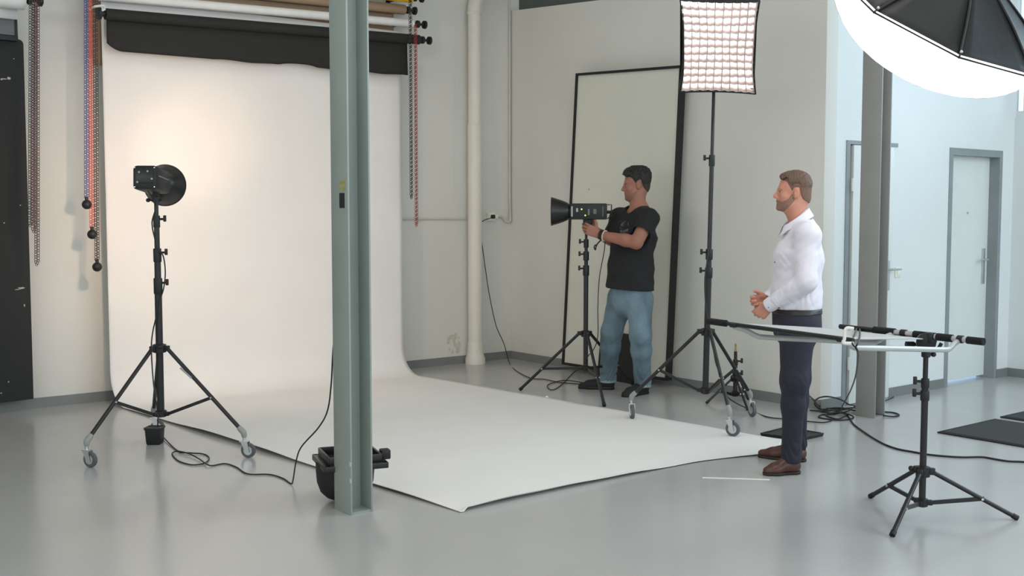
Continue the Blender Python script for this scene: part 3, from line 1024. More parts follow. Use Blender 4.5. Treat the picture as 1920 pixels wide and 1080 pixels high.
# ---- stand of the man in black, with the strobe
S4 = (6.158, 6.786)
f4 = [fl(975, 733), fl(1133, 763), fl(1186, 722)]
stand('tripod_light_stand', 'black tripod light stand held by the man in black', S4[0], S4[1], 0.505, 0.215, 0.018, f4, None, 0.62,
      sections=((0.2, 1.03, 0.020), (1.0, 1.15, 0.016), (1.1, 1.28, 0.0135), (1.22, 1.40, 0.011)),
      collars=((0.985, 1.07, 0.026), (1.11, 1.185, 0.024), (1.215, 1.285, 0.021)), leg_r=0.0125)
ctop = np.array((S4[0], S4[1], 1.49))
SD4 = nrm(-RT + FH * 0.08)
DS4 = float(np.dot(ctop - C0, FW))
bc = dp(1104, 396.5, DS4)
strobe, d_, s_, u_, fr4, bk4 = flash_head('studio_strobe', 'black studio strobe with green lights and a flared reflector, held by the man in black', bc, SD4,
                                          body=(0.12, 0.132, 0.30), small=0.05, big=0.116, rlen=0.155)
sf = -FH * 0.0615
for x, z, w_, h_, mm in ((0.137, 0.0, 0.014, 0.085, 'label'), (0.095, 0.012, 0.016, 0.030, 'label'), (-0.0, -0.005, 0.014, 0.05, 'card_grey'), (-0.05, 0.0, 0.025, 0.04, 'card_grey'),
                         (-0.115, 0.0, 0.006, 0.08, 'card_grey')):
    MB().box(bc + d_ * x + u_ * z - s_ * -0.0605, (w_, 0.002, h_), (d_, s_, u_)).build('side_marking', M[mm], strobe)
for x, z in ((0.058, 0.018), (0.028, -0.032)):
    MB().ball(bc + d_ * x + u_ * z + s_ * 0.0605, 0.0065, 10, 6).build('indicator', M['led'], strobe)
gr = MB().box(bc - u_ * 0.085 + d_ * 0.012, (0.07, 0.05, 0.06), (d_, s_, u_), bevel=0.006).cyl(np.array((S4[0], S4[1], 1.37)), bc - u_ * 0.08, 0.017)
gr.build('mount', M['blackpl'], strobe)
hb = bk4 + u_ * 0.055
MB().tube([hb + s_ * 0.04, hb - d_ * 0.035 + s_ * 0.04, hb - d_ * 0.035 - u_ * 0.09 + s_ * 0.04, bk4 - u_ * 0.06 + s_ * 0.04], 0.005, 8).build('rear_handle', M['blackpl'], strobe)
MB().cyl(bk4 - u_ * 0.005, bk4 - u_ * 0.005 - d_ * 0.04, 0.013).build('plug', M['blackpl'], strobe)
# strobe lead hanging down to the stand foot
w_ = bk4 - u_ * 0.005 - d_ * 0.03
wire('strobe_lead', 'thin black lead hanging from the strobe to the stand foot', [w_, w_ - d_ * 0.03 - ZZ * 0.0, w_ - d_ * 0.02 - ZZ * 0.03, dp(1137, 430, DS4 - 0.05), dp(1133, 470, DS4 - 0.06),
     dp(1124, 520, DS4 - 0.05), dp(1121, 575, DS4 - 0.05), dp(1121, 630, DS4 - 0.04), dp(1113, 655, DS4 - 0.03), dp(1100, 672, DS4 - 0.04),
     fl(1097, 695, 0.15), fl(1080, 695, 0.02), fl(1052, 722, 0.006), fl(1035, 731, 0.006), fl(1026, 724, 0.006), fl(1035, 718, 0.007), fl(1060, 713, 0.006), fl(1092, 717, 0.006)], 0.004)
so_ = np.array((xs + 0.02, YB - 0.045, zc))


def plug(t):
    MB().box(so_ + np.array((0, -0.012, 0)), (0.035, 0.04, 0.04), bevel=0.008).build('plug', M['blackpl'], t)


wire('socket_lead', 'black lead drooping from the wall socket down to the floor in the corner', [so_, so_ + np.array((-0.03, -0.06, -0.005)), onY(902, 418, YB - 0.09), onY(903, 450, YB - 0.08), onY(911, 510, YB - 0.08), onY(918, 555, YB - 0.1),
     onY(930, 610, YB - 0.15), onY(945, 645, YB - 0.25), fl(955, 680, 0.01), fl(968, 695, 0.006), fl(995, 709, 0.006), fl(1020, 711, 0.006), fl(1050, 717, 0.006), fl(1085, 720, 0.006)], 0.0042, extra=plug)

# ---- wheeled stand with the gridded softbox
S2 = (5.93, 5.275)
f2 = [fl(1185, 787, 0.0), fl(1374, 820, 0.0), fl(1410, 781, 0.0)]
for q in (0, 1):
    f2[q][2] = 0.007
ln2 = (RT[0] * 0.016, RT[1] * 0.016)
stand('wheeled_softbox_stand', 'tall black caster stand carrying the lit softbox with the fabric grid', S2[0], S2[1], 0.665, 0.245, 0.020, f2, [R_(-122), R_(-72), R_(-112)], 0.58,
      sections=((0.22, 1.10, 0.0215), (1.05, 1.24, 0.018), (1.2, 1.9, 0.0155), (1.85, 2.42, 0.012)),
      collars=((1.045, 1.12, 0.027), (1.175, 1.25, 0.025), (1.83, 1.91, 0.021)), lean=ln2, wr=0.05)


def c2(z):
    return np.array((S2[0] + ln2[0] * z, S2[1] + ln2[1] * z, z))


DS2 = float(np.dot(c2(2.6) - C0, FW))
nb = nrm(-FH * 1.0 - RT * 0.06 - ZZ * 0.62)         # facing direction of the softbox
ub = nrm(ZZ - nb * (ZZ @ nb))
sb = np.cross(ub, nb)                               # to the viewer's left or right
if sb @ RT < 0:
    sb = -sb
ub, sb = ub - sb * 0.055, sb - ub * 0.03
fc = dp(1348, 90, DS2 - 0.28)                       # centre of the front opening
HW, HH = 0.254, 0.328
t = thing('gridded_softbox', 'lit rectangular softbox with a fabric grid on the caster stand', 'softbox', c2(2.5))


def fp_(a, b, dep=0.0, pin=0.022):
    """point on the softbox front; edges bow inwards like stretched fabric"""
    x = a * HW * (1 - pin / HW * (1 - b * b) * 1.0)
    y = b * HH * (1 - pin / HH * (1 - a * a) * 0.5)
    return fc + sb * x + ub * y - nb * dep


DG = 0.068
# diffuser
MB().grid(lambda u, v: fp_(2 * u - 1, 2 * v - 1, DG), 12, 14).build('diffuser', M['soft_glow'], t)
M['grid_fabric'] = mat('softbox_grid_fabric', (214, 200, 197), 0.85, var=0.1)
NC, NR = 9, 12
for i in range(0, NC + 1):
    a = -0.985 + 1.97 * i / NC
    MB().grid(lambda u, v: fp_(a + 0.012 * math.sin(9 * v + i), 2 * v - 1, DG * u * 0.97 + 0.001), 1, 16).build('grid_strip', M['grid_fabric'], t, solid=0.0025)
for j in range(0, NR + 1):
    b = -0.985 + 1.97 * j / NR
    MB().grid(lambda u, v: fp_(2 * v - 1, b + 0.012 * math.sin(NC * math.pi * v * 2 + j * 1.7) + 0.006 * math.sin(5 * v + j), DG * u * 0.97 + 0.001), 1, 27).build('grid_strip', M['grid_fabric'], t, solid=0.0025)
# outer lip and the tapering black fabric behind
for (a0, b0, a1, b1) in ((-1, -1, 1, -1), (1, -1, 1, 1), (1, 1, -1, 1), (-1, 1, -1, -1)):
    mbk = MB()

    def lip(u, v):
        a, b = a0 + (a1 - a0) * v, b0 + (b1 - b0) * v
        return fp_(a * 1.015, b * 1.012, DG * 1.3 * u - 0.004)
    mbk.grid(lip, 1, 16)
    mbk.build('front_lip', M['softblack'], t, solid=0.007)

    def back(u, v):
        a, b = a0 + (a1 - a0) * v, b0 + (b1 - b0) * v
        k_ = 1 - 0.72 * u
        return fc + sb * a * HW * k_ + ub * b * HH * k_ - nb * (DG * 0.9 + 0.28 * u)
    MB().grid(back, 4, 4).build('side_panel', M['softblack'], t, solid=0.003)
cb = fc - nb * 0.40
MB().box(cb, (0.12, 0.13, 0.22), (sb, ub, nb), bevel=0.012).build('lamp_body', M['blackpl'], t)
MB().cyl(c2(2.40), cb - ub * 0.05, 0.018).build('tilt_bracket', M['blackpl'], t)
pts = [cb - ub * 0.05 + nb * 0.05, dp(1339, 190, DS2 - 0.02), dp(1336, 240, DS2), dp(1333, 290, DS2), dp(1331, 350, DS2 - 0.0), dp(1330, 420, DS2), dp(1327, 480, DS2 - 0.06), dp(1322, 520, DS2 - 0.06), dp(1322, 550, DS2 - 0.05),
       dp(1325, 585, DS2 - 0.05), dp(1336, 640, DS2 - 0.1), dp(1342, 680, DS2 - 0.1), dp(1352, 705, DS2 - 0.08), fl(1365, 745, 0.12), fl(1410, 770, 0.006), fl(1440, 782, 0.006), fl(1480, 786, 0.006), fl(1540, 792, 0.006), fl(1560, 788, 0.006)]
wire('softbox_cable', 'black cable running down the softbox stand and along the floor to the cable heap', pts, 0.0045)

# small folded stand behind it
pS = fl(1378, 752)
stand('small_floor_stand', 'short black floor stand with a brass spigot behind the softbox stand', pS[0], pS[1], 0.185, 0.06, 0.013,
      [fl(1325, 757), fl(1402, 770), fl(1404, 752)], None, 0.5, sections=((0.05, 0.30, 0.016), (0.28, 0.40, 0.013)), collars=((0.29, 0.335, 0.020), (0.20, 0.235, 0.022)), leg_r=0.009, hub_r=0.035, knob_dir=RT)
so2 = [o for o in COL.objects if o.name.startswith('small_floor_stand')][0]
MB().lathe([(0.008, 0.40), (0.008, 0.425), (0.006, 0.43), (0.006, 0.445), (0.008, 0.45), (0.006, 0.462)], (pS[0], pS[1], 0), ZZ, 12).build('spigot', M['brass'], so2)

# ---- reflector panel and its stand at the right
S3 = (4.965, 2.985)
f3 = [fl(1632, 934), fl(1673, 1007), fl(1907, 975)]
stand('tripod_reflector_stand', 'black tripod stand in the right foreground holding the reflector panel', S3[0], S3[1], 0.232, 0.075, 0.014, f3, None, 0.58,
      sections=((0.065, 0.66, 0.0165), (0.6, 0.85, 0.0125)), collars=((0.585, 0.635, 0.022), (0.648, 0.695, 0.020)), leg_r=0.0115, hub_r=0.05)
ZA = 0.912
A0, A1 = fl(1575, 612, ZA), fl(1846, 641, ZA)
A1[0] = A1[0]
Ba, Bb = onY(1328, 602, A0[1]), onY(1600, 638, A1[1])
t = thing('reflector_panel', 'white reflector panel on an aluminium frame, held flat by the right stand', 'reflector', (S3[0], S3[1], ZA))


def rod(a, b, marks, name):
    ax = b - a
    for f0, f1, r, mm, nm in marks:
        MB().cyl(a + ax * f0, a + ax * f1, r, seg=14).build(nm, M[mm], t)


rod(A0, A1, ((0.0, 0.28, 0.0125, 'blackpl', 'arm_end'), (0.26, 0.41, 0.0195, 'foam', 'foam_grip'), (0.40, 0.55, 0.0142, 'alu', 'tube_section'), (0.455, 0.49, 0.0190, 'blackpl', 'joint'),
             (0.545, 0.685, 0.0185, 'foam', 'foam_grip'), (0.68, 0.87, 0.0142, 'alu', 'tube_section'),
             (0.70, 0.80, 0.0185, 'foam', 'foam_grip'), (0.835, 0.865, 0.0190, 'blackpl', 'joint'), (0.865, 0.90, 0.0142, 'alu', 'tube_section'), (0.895, 0.995, 0.0180, 'foam', 'foam_grip')), 'front')
rod(Ba, Bb, ((0.0, 0.14, 0.0155, 'foam', 'foam_grip'), (0.13, 1.0, 0.0095, 'blackpl', 'rear_rod')), 'rear')


def fab(u, v):
    a = lerp(Ba, Bb, 0.13 + 0.85 * v)
    b = lerp(A0, A1, 0.02 + 0.60 * v)
    p_ = lerp(a, b, u)
    p_ = p_ - ZZ * (0.012 * math.sin(math.pi * u) * (0.6 + 0.4 * math.sin(math.pi * v)) - 0.004 + 0.022 * u ** 3)
    return p_


M['panel_fabric'] = mat('reflector_fabric', (184, 186, 184), 0.6, var=0.03, scale=5, bump=0.05, bscale=20)
MB().grid(fab, 20, 14).build('fabric', M['panel_fabric'], t, solid=0.006)
for fb, (x1, y1), (x2, y2), fa in ((0.2, (1423, 632), (1640, 643), 0.40), (0.93, (1602, 652), (1778, 656), 0.84)):
    pb, pa = lerp(Ba, Bb, fb), lerp(A0, A1, fa)
    q1, q2 = onY(x1, y1, pb[1] * 0.75 + pa[1] * 0.25), onY(x2, y2, pb[1] * 0.2 + pa[1] * 0.8)
    MB().tube([pb - ZZ * 0.01, lerp(pb, q1, 0.45), lerp(pb, q1, 0.9), lerp(q1, q2, 0.06), lerp(q1, q2, 0.5), lerp(q1, q2, 0.94), lerp(q2, pa, 0.12), lerp(q2, pa, 0.55), pa - ZZ * 0.008], 0.0125, 12, 5).build('frame_tube', M['alu_satin'], t)
    MB().box(pb - ZZ * 0.003, (0.03, 0.034, 0.02), bevel=0.004).build('corner_clip', M['blackpl'], t)
DBN = float(np.dot(Bb - C0, FW))
wl = dp(1590, 630, DBN - 0.02)
MB().tube([wl + ZZ * 0.030 + RT * 0.022, wl + ZZ * 0.032 - RT * 0.005, wl - RT * 0.014 + ZZ * 0.016, wl - RT * 0.014 - ZZ * 0.012, wl - RT * 0.018 - ZZ * 0.028, wl + RT * 0.022 - ZZ * 0.030], 0.007, 8, 4).build('strap_loop', M['plastic_white'], t)
DA = float(np.dot(A0 - C0, FW))
lp = dp(1599, 646, DBN - 0.02)
MB().tube([dp(1606, 616, DA - 0.08), dp(1601, 630, DBN + 0.25), dp(1598, 641, DBN), lp, dp(1604, 650, DBN - 0.02), dp(1609, 642, DBN), dp(1612, 630, DBN + 0.25), dp(1612, 617, DA - 0.12)], 0.0038, 8, 4).build('cord_loop', M['cable'], t)
# clamp head on the stand
pc = lerp(A0, A1, 0.655)
ax = nrm(A1 - A0)
t = thing('grip_head', 'black round grip head clamping the reflector bar to the right stand', 'clamp', (S3[0], S3[1], 0.82))
top3 = np.array((S3[0], S3[1], 0.82))
vw = nrm(np.array((-pc[0], -pc[1], 0)))
MB().lathe([(0.017, 0), (0.022, 0.004), (0.022, 0.05), (0.015, 0.056)], (S3[0], S3[1], 0.80), ZZ, 16).build('socket', M['blackpl'], t)
MB().lathe([(0.032, -0.03), (0.046, -0.026), (0.046, -0.006), (0.042, -0.002), (0.042, 0.002), (0.046, 0.006), (0.046, 0.026), (0.030, 0.032)], np.array((S3[0], S3[1], 0.880)) + vw * 0.045, vw, 24).build('disc', M['blackpl'], t)
MB().lathe([(0.0475, -0.003), (0.0475, 0.003)], np.array((S3[0], S3[1], 0.880)) + vw * 0.045, vw, 24).build('disc_plate', M['chrome'], t)
MB().box(pc - ZZ * 0.008, (0.05, 0.046, 0.05), (ax, np.cross(ZZ, ax), ZZ), bevel=0.008).build('jaw', M['black'], t)
MB().cyl(np.array((S3[0], S3[1], 0.880)), pc - ZZ * 0.01, 0.016).build('jaw_stem', M['black'], t)
k = MB().tube([np.array((S3[0], S3[1], 0.845)), np.array((S3[0], S3[1], 0.835)) + RT * 0.05, np.array((S3[0], S3[1], 0.87)) + RT * 0.075], 0.009, 10, 4)
k.build('lever', M['blackpl'], t)
k = MB().cyl((S3[0], S3[1], 0.87), np.array((S3[0], S3[1], 0.862)) - RT * 0.075, 0.009).cyl(np.array((S3[0], S3[1], 0.862)) - RT * 0.06, np.array((S3[0], S3[1], 0.862)) - RT * 0.10, 0.018, seg=6)
k.build('lever', M['blackpl'], t)
k = MB().cyl((S3[0], S3[1], 0.815), np.array((S3[0], S3[1], 0.815)) + RT * 0.035, 0.006).ball(np.array((S3[0], S3[1], 0.815)) + RT * 0.037, 0.014, 10, 6)
k.build('knob', M['blackpl'], t)

# ---- octagonal softbox at the top right
OC = dp(1767, 31, 5.75)
on = nrm(-RT * 0.33 - ZZ * 0.82 + FH * 0.50)
ou = nrm(np.cross(on, FH))
ov = np.cross(on, ou)
OR = 0.60
# turn the octagon so that two corners face the camera
ph0 = R_(0)
t = thing('octagonal_softbox', 'large lit octagonal softbox, black outside with a white domed front, at the top right', 'softbox', OC)


def orim(k_, r=1.0, tt=0.0):
    a = ph0 + 2 * math.pi * k_ / 8
    return OC + OR * r * (math.cos(a) * ou + math.sin(a) * ov) + on * tt


def octa_edge(q):
    k_ = int(q) % 8
    s = q - int(q)
    ch = orim(k_) * (1 - s) + orim(k_ + 1) * s
    return ch


DOME = 0.34
md = MB()
rings = []
for j in range(12):
    g = j / 12 * math.pi / 2
    ring = []
    for i in range(64):
        q = i / 8
        e = octa_edge(q) - OC
        e = e * 0.99
        er = nrm(e) * OR * 0.96
        blend = min(1, j / 5)
        v = e * (1 - blend) + er * blend
        ring.append(OC + v * math.cos(g) + on * DOME * math.sin(g))
    rings.append(ring)
rings.append([OC + on * DOME + (r_ - OC) * 0.02 for r_ in rings[0]])
md.loft(rings)
md.build('diffuser', M['octa_glow'], t, ang=60)
apex = OC - on * 0.27
for k_ in range(8):
    a, b = orim(k_), orim(k_ + 1)

    def pan(u, v):
        e = lerp(a, b, v)
        ring = apex + (e - OC) * 0.16
        p_ = lerp(e + on * 0.012, ring, u)
        sag = 0.022 * math.sin(math.pi * u) - 0.02 * math.sin(math.pi * v) * math.sin(math.pi * u)
        return p_ + nrm(e - OC) * sag
    MB().grid(pan, 8, 6).build('back_panel', M['softblack'], t, solid=0.003)
    MB().tube([a + on * 0.01, lerp(a, apex + (a - OC) * 0.16, 0.5) + nrm(a - OC) * 0.024, apex + (a - OC) * 0.16], 0.006, 8, 5).build('rod', M['softblack'], t)
    MB().ball(lerp(a, apex + (a - OC) * 0.16, 0.06) + nrm(a - OC) * 0.012, 0.008, 8, 6).build('rod_tip', M['chrome'], t)
    # seam over the dome
    pts_ = []
    for j in range(9):
        g = j / 10 * math.pi / 2
        bl = min(1, (j / 10 * 12) / 5)
        e = (a - OC) * 0.99
        v = e * (1 - bl) + nrm(e) * OR * 0.96 * bl
        pts_.append(OC + v * math.cos(g) * 1.002 + on * DOME * math.sin(g) * 1.002)
    MB().tube(pts_, 0.0007, 5, 2).build('seam', M['card_grey'], t)
MB().lathe([(0.11, 0), (0.11, 0.04), (0.07, 0.05), (0.07, 0.30), (0.05, 0.31)], apex + on * 0.01, -on, 24).build('lamp_body', M['blackpl'], t)
# boom that carries it (mostly outside the frame)
b0 = apex - on * 0.12
b1 = b0 + RT * 1.35 - ZZ * 0.55 - FH * 0.35
t = thing('boom_arm', 'black boom arm reaching in from the right to the octagonal softbox', 'boom', (b1[0], b1[1], 0))
MB().cyl(lerp(b0, b1, -0.02), lerp(b0, b1, 1.25), 0.018).build('boom_tube', M['black'], t)
MB().cyl((b1[0], b1[1], 0.02), b1, 0.02).build('boom_post', M['black'], t)
for q in range(3):
    d = np.array((math.cos(0.4 + q * 2.094), math.sin(0.4 + q * 2.094), 0))
    MB().cyl(np.array((b1[0], b1[1], 0.7)), np.array((b1[0], b1[1], 0.015)) + d * 0.55, 0.013).build('leg', M['black'], t)

# ------------------------------------------------------------------ floor clutter
def mat_thing(name, label, x0, x1, y0, y1, grp=None):
    t = thing(name, label, 'floor mat', (x0, y0, 0), grp)
    MB().span((x0, y0, 0.001), (x1, y1, 0.010), bevel=0.003).build('mat_border', M['mat_edge'], t)
    MB().span((x0 + 0.03, y0 + 0.03, 0.009), (x1 - 0.03, y1 - 0.03, 0.0125)).build('mat_pile', M['mat'], t)
    return t


mat_thing('door_mat', 'dark grey ribbed mat, the larger and nearer one at the right edge', 6.95, 7.72, 2.0, 4.08, 'floor mats at the right')
mat_thing('door_mat', 'dark grey mat at the right edge beyond the white gap', 7.83, 8.60, 2.0, 4.10, 'floor mats at the right')
c = fl(1487, 815)
t = thing('black_plate', 'thin black square tray lying on the floor behind the man in white', 'tray', c)
cs = [fl(1427, 818), fl(1502, 827), fl(1543, 818), fl(1474, 806)]
MB().prism([q_ + ZZ * 0.001 for q_ in cs], (0, 0, 0.018)).build('tray_base', M['blackpl'], t)
ce = sum(cs) / 4
for i in range(4):
    a, b = cs[i], cs[(i + 1) % 4]
    MB().box((a + b) / 2 + ZZ * 0.017, (np.linalg.norm(b - a), 0.012, 0.012), (nrm(b - a), np.cross(ZZ, nrm(b - a)), ZZ)).build('rim', M['black'], t)
a, b = fl(1317, 896), fl(1443, 900)
tp = MB().box((a + b) / 2 + ZZ * 0.0014, (np.linalg.norm(b - a), 0.028, 0.0012), (nrm(b - a), np.cross(ZZ, nrm(b - a)), ZZ))
tag(tp.build('tape_strip', M['tape'], loc=(a + b) / 2), 'strip of white marking tape on the floor left of the brown shoes', 'tape')


def c6(x, y, z=0.006):
    return fl(1500 + x / 4.571, 720 + y / 4.571, z)


heap = [c6(60, 85, 0.35), c6(110, 130, 0.2), c6(170, 190, 0.03), c6(300, 215), c6(420, 205, 0.012), c6(560, 200), c6(700, 235), c6(800, 245), c6(850, 265), c6(800, 278), c6(700, 268, 0.01), c6(500, 235, 0.014), c6(360, 205, 0.016),
        c6(230, 212, 0.012), c6(180, 235, 0.01), c6(300, 250, 0.014), c6(400, 235, 0.02), c6(470, 190, 0.02), c6(420, 175, 0.08), c6(340, 130, 0.17), c6(230, 108, 0.2), c6(150, 125, 0.14), c6(125, 170, 0.05), c6(180, 215, 0.012),
        c6(330, 235, 0.02), c6(400, 255, 0.016), c6(330, 300, 0.01), c6(230, 275), c6(240, 255, 0.012), c6(330, 245, 0.022), c6(440, 270, 0.014), c6(450, 295), c6(340, 310), c6(200, 295), c6(160, 280), c6(200, 262), c6(300, 262, 0.02)]
wire('cable_heap', 'heap of looped black cable on the floor left of the far steel column', heap, 0.0055, 7)
heap2 = [c6(85, 225), c6(200, 232, 0.012), c6(330, 225, 0.026), c6(450, 208, 0.02), c6(560, 190, 0.02), c6(640, 178), c6(780, 122, 0.01), c6(800, 110, 0.01)]
wire('floor_lead', 'black lead running from the cable heap behind the steel column to the door', heap2, 0.005, 6)
run = [c6(300, 255, 0.012), c6(370, 250, 0.012), c6(420, 285), c6(460, 345), c6(560, 420), c6(700, 505), c6(830, 555), c6(960, 580), c6(1090, 603), c6(1260, 620), c6(1400, 627), c6(1560, 626), c6(1660, 642), c6(1790, 662), c6(1920, 668),
       c6(2200, 700), c6(2500, 760)]
wire('extension_cable', 'black cable running along the floor from the heap to the right edge', run, 0.006, 6)
DA = float(np.dot(A0 - C0, FW))
hg = fl(1575, 775, 0.02)
DHG = float(np.dot(hg - C0, FW))
wire('hanging_cable', 'black cable hanging from the reflector panel down to the cable heap', [dp(1604, 651, DBN - 0.02), dp(1608, 660, DBN + 0.05), dp(1608, 680, lerp(DBN, DHG, 0.15)), dp(1603, 710, lerp(DBN, DHG, 0.45)), dp(1592, 738, lerp(DBN, DHG, 0.7)),
     dp(1580, 760, lerp(DBN, DHG, 0.9)), hg, c6(330, 240, 0.02)], 0.0045, 6)

# ------------------------------------------------------------------ people: distance fields meshed with surface nets
class SDF:
    def __init__(s, lo, hi, h):
        s.lo, s.h = np.array(lo, float), h
        n = np.ceil((np.array(hi, float) - s.lo) / h).astype(int) + 1
        s.ax = [(s.lo[i] + h * np.arange(n[i])).astype(np.float32) for i in range(3)]
        s.F = np.full(n, 0.5, np.float32)

    def blk(s, lo, hi):
        sl = []
        for i in range(3):
            a = int(np.clip(np.floor((lo[i] - s.lo[i]) / s.h), 0, len(s.ax[i])))
            b = int(np.clip(np.ceil((hi[i] - s.lo[i]) / s.h) + 1, 0, len(s.ax[i])))
            sl.append(slice(a, b))
        return tuple(sl)

    def pts(s, sl):
        return (s.ax[0][sl[0]][:, None, None], s.ax[1][sl[1]][None, :, None], s.ax[2][sl[2]][None, None, :])

    def comb(s, sl, d, k, op):
        F = s.F[sl]
        if op == 'sub':
            a, b = F, -d
            if k > 0:
                h = np.clip(0.5 - 0.5 * (a - b) / k, 0, 1)
                s.F[sl] = a * (1 - h) + b * h + k * h * (1 - h)
            else:
                s.F[sl] = np.maximum(a, b)
        else:
            if k > 0:
                h = np.clip(0.5 + 0.5 * (F - d) / k, 0, 1)
                s.F[sl] = F * (1 - h) + d * h - k * h * (1 - h)
            else:
                s.F[sl] = np.minimum(F, d)

    def cone(s, a, b, ra, rb, k=0.02, op='add', flat=None):
        a, b = np.asarray(a, float), np.asarray(b, float)
        pad = max(ra, rb) * (1 if flat is None else max(1.0, 1 / flat[1])) + k + 3 * s.h
        sl = s.blk(np.minimum(a, b) - pad, np.maximum(a, b) + pad)
        X, Y, Z = s.pts(sl)
        X, Y, Z = X - a[0], Y - a[1], Z - a[2]
        u = b - a
        L2_ = float(u @ u) + 1e-12
        t = np.clip((X * u[0] + Y * u[1] + Z * u[2]) / L2_, 0, 1)
        qx, qy, qz = X - t * u[0], Y - t * u[1], Z - t * u[2]
        d2 = qx * qx + qy * qy + qz * qz
        if flat is not None:
            n, f_ = flat
            qn = qx * n[0] + qy * n[1] + qz * n[2]
            d2 = d2 + (f_ * f_ - 1) * qn * qn
        d = np.sqrt(np.maximum(d2, 0)) - (ra + (rb - ra) * t)
        s.comb(sl, d.astype(np.float32), k, op)
        return s

    def ell(s, c, r, axes, k=0.02, op='add'):
        c = np.asarray(c, float)
        pad = max(r) + k + 3 * s.h
        sl = s.blk(c - pad, c + pad)
        X, Y, Z = s.pts(sl)
        X, Y, Z = X - c[0], Y - c[1], Z - c[2]
        k0 = 0
        k1 = 0
        for a, q in zip(axes, r):
            v = X * a[0] + Y * a[1] + Z * a[2]
            k0 = k0 + (v / q) ** 2
            k1 = k1 + (v / (q * q)) ** 2
        k0, k1 = np.sqrt(k0), np.sqrt(k1) + 1e-9
        s.comb(sl, (k0 * (k0 - 1) / k1).astype(np.float32), k, op)
        return s

    def plane(s, p, n):
        """keep the side that n points away from"""
        X, Y, Z = s.pts((slice(None),) * 3)
        d = ((X - p[0]) * n[0] + (Y - p[1]) * n[1] + (Z - p[2]) * n[2]).astype(np.float32)
        s.F = np.maximum(s.F, d)
        return s

    def fn(s, f):
        X, Y, Z = s.pts((slice(None),) * 3)
        s.F = (s.F + f(X, Y, Z)).astype(np.float32)
        return s

    def hit(s, px, py, d0, d1):
        for dpt in np.arange(d0, d1, s.h * 0.4):
            p_ = dp(px, py, dpt)
            i = np.round((p_ - s.lo) / s.h).astype(int)
            if np.all(i >= 0) and np.all(i < s.F.shape) and s.F[tuple(i)] < 0:
                return p_
        return None

    def mesh(s, name, m, parent, ang=180):
        F = s.F
        F[0], F[-1] = 0.5, 0.5
        F[:, 0], F[:, -1] = 0.5, 0.5
        F[:, :, 0], F[:, :, -1] = 0.5, 0.5
        ins = F < 0
        cnt = np.zeros(tuple(q - 1 for q in F.shape), np.uint8)
        offs = [(i, j, k) for i in (0, 1) for j in (0, 1) for k in (0, 1)]
        nx, ny, nz = F.shape
        for i, j, k in offs:
            cnt += ins[i:nx - 1 + i, j:ny - 1 + j, k:nz - 1 + k]
        act = (cnt > 0) & (cnt < 8)
        ci = np.argwhere(act)
        idx = np.full(cnt.shape, -1, np.int64)
        idx[act] = np.arange(len(ci))
        val = {o: F[ci[:, 0] + o[0], ci[:, 1] + o[1], ci[:, 2] + o[2]].astype(np.float64) for o in offs}
        acc = np.zeros((len(ci), 3))
        num = np.zeros(len(ci))
        for o in offs:
            for ax in range(3):
                if o[ax] == 0:
                    o2 = list(o)
                    o2[ax] = 1
                    va, vb = val[o], val[tuple(o2)]
                    mk = (va < 0) != (vb < 0)
                    t = np.where(mk, va / np.where(mk, va - vb, 1), 0)
                    P = np.array(o, float)[None, :].repeat(len(ci), 0)
                    P[:, ax] += t
                    acc[mk] += P[mk]
                    num += mk
        v = (ci + acc / num[:, None]) * s.h + s.lo
        qs = []
        for ax in range(3):
            b_, c_ = (ax + 1) % 3, (ax + 2) % 3
            A = np.moveaxis(ins, (ax, b_, c_), (0, 1, 2))
            I = np.moveaxis(idx, (ax, b_, c_), (0, 1, 2))
            cr = A[:-1, 1:-1, 1:-1] != A[1:, 1:-1, 1:-1]
            w_ = np.argwhere(cr)
            if not len(w_):
                continue
            i, j, k = w_[:, 0], w_[:, 1] + 1, w_[:, 2] + 1
            q = np.stack([I[i, j - 1, k - 1], I[i, j, k - 1], I[i, j, k], I[i, j - 1, k]], 1)
            fl2 = ~A[i, j, k]
            q[fl2] = q[fl2][:, ::-1]
            qs.append(q)
        q = np.concatenate(qs)
        v = v - wloc(parent)
        me = bpy.data.meshes.new(name)
        me.vertices.add(len(v))
        me.vertices.foreach_set('co', v.astype(np.float32).ravel())
        me.loops.add(4 * len(q))
        me.loops.foreach_set('vertex_index', q.astype(np.int32).ravel())
        me.polygons.add(len(q))
        me.polygons.foreach_set('loop_start', np.arange(0, 4 * len(q), 4, dtype=np.int32))
        me.update(calc_edges=True)
        me.validate()
        return link_mesh(name, me, m, parent, True, ang)


class Frame:
    def __init__(s, o, x, y, z, sc):
        s.o, s.x, s.y, s.z, s.s = np.asarray(o, float), x, y, z, sc
        s.ax = (x, y, z)

    def p(s, x, y, z):
        return s.o + s.s * (x * s.x + y * s.y + z * s.z)

    def loc(s, X, Y, Z):
        X, Y, Z = X - s.o[0], Y - s.o[1], Z - s.o[2]
        return tuple((X * a[0] + Y * a[1] + Z * a[2]) / s.s for a in s.ax)


def skull(S, f, g=0.0, full=True):
    q = f.s

    def E(c, r, k=0.02, op='add'):
        S.ell(f.p(*c), [(w_ + g) * q for w_ in r], f.ax, k * q, op)
    E((-0.014, 0, 0.042), (0.097, 0.077, 0.086), 0.0)
    E((0.030, 0, -0.012), (0.062, 0.062, 0.092), 0.03)
    E((0.040, 0, -0.070), (0.048, 0.050, 0.040), 0.03)
    E((0.010, 0, -0.055), (0.050, 0.057, 0.045), 0.03)
    if full:
        E((0.074, 0, -0.098), (0.018, 0.022, 0.016), 0.022)


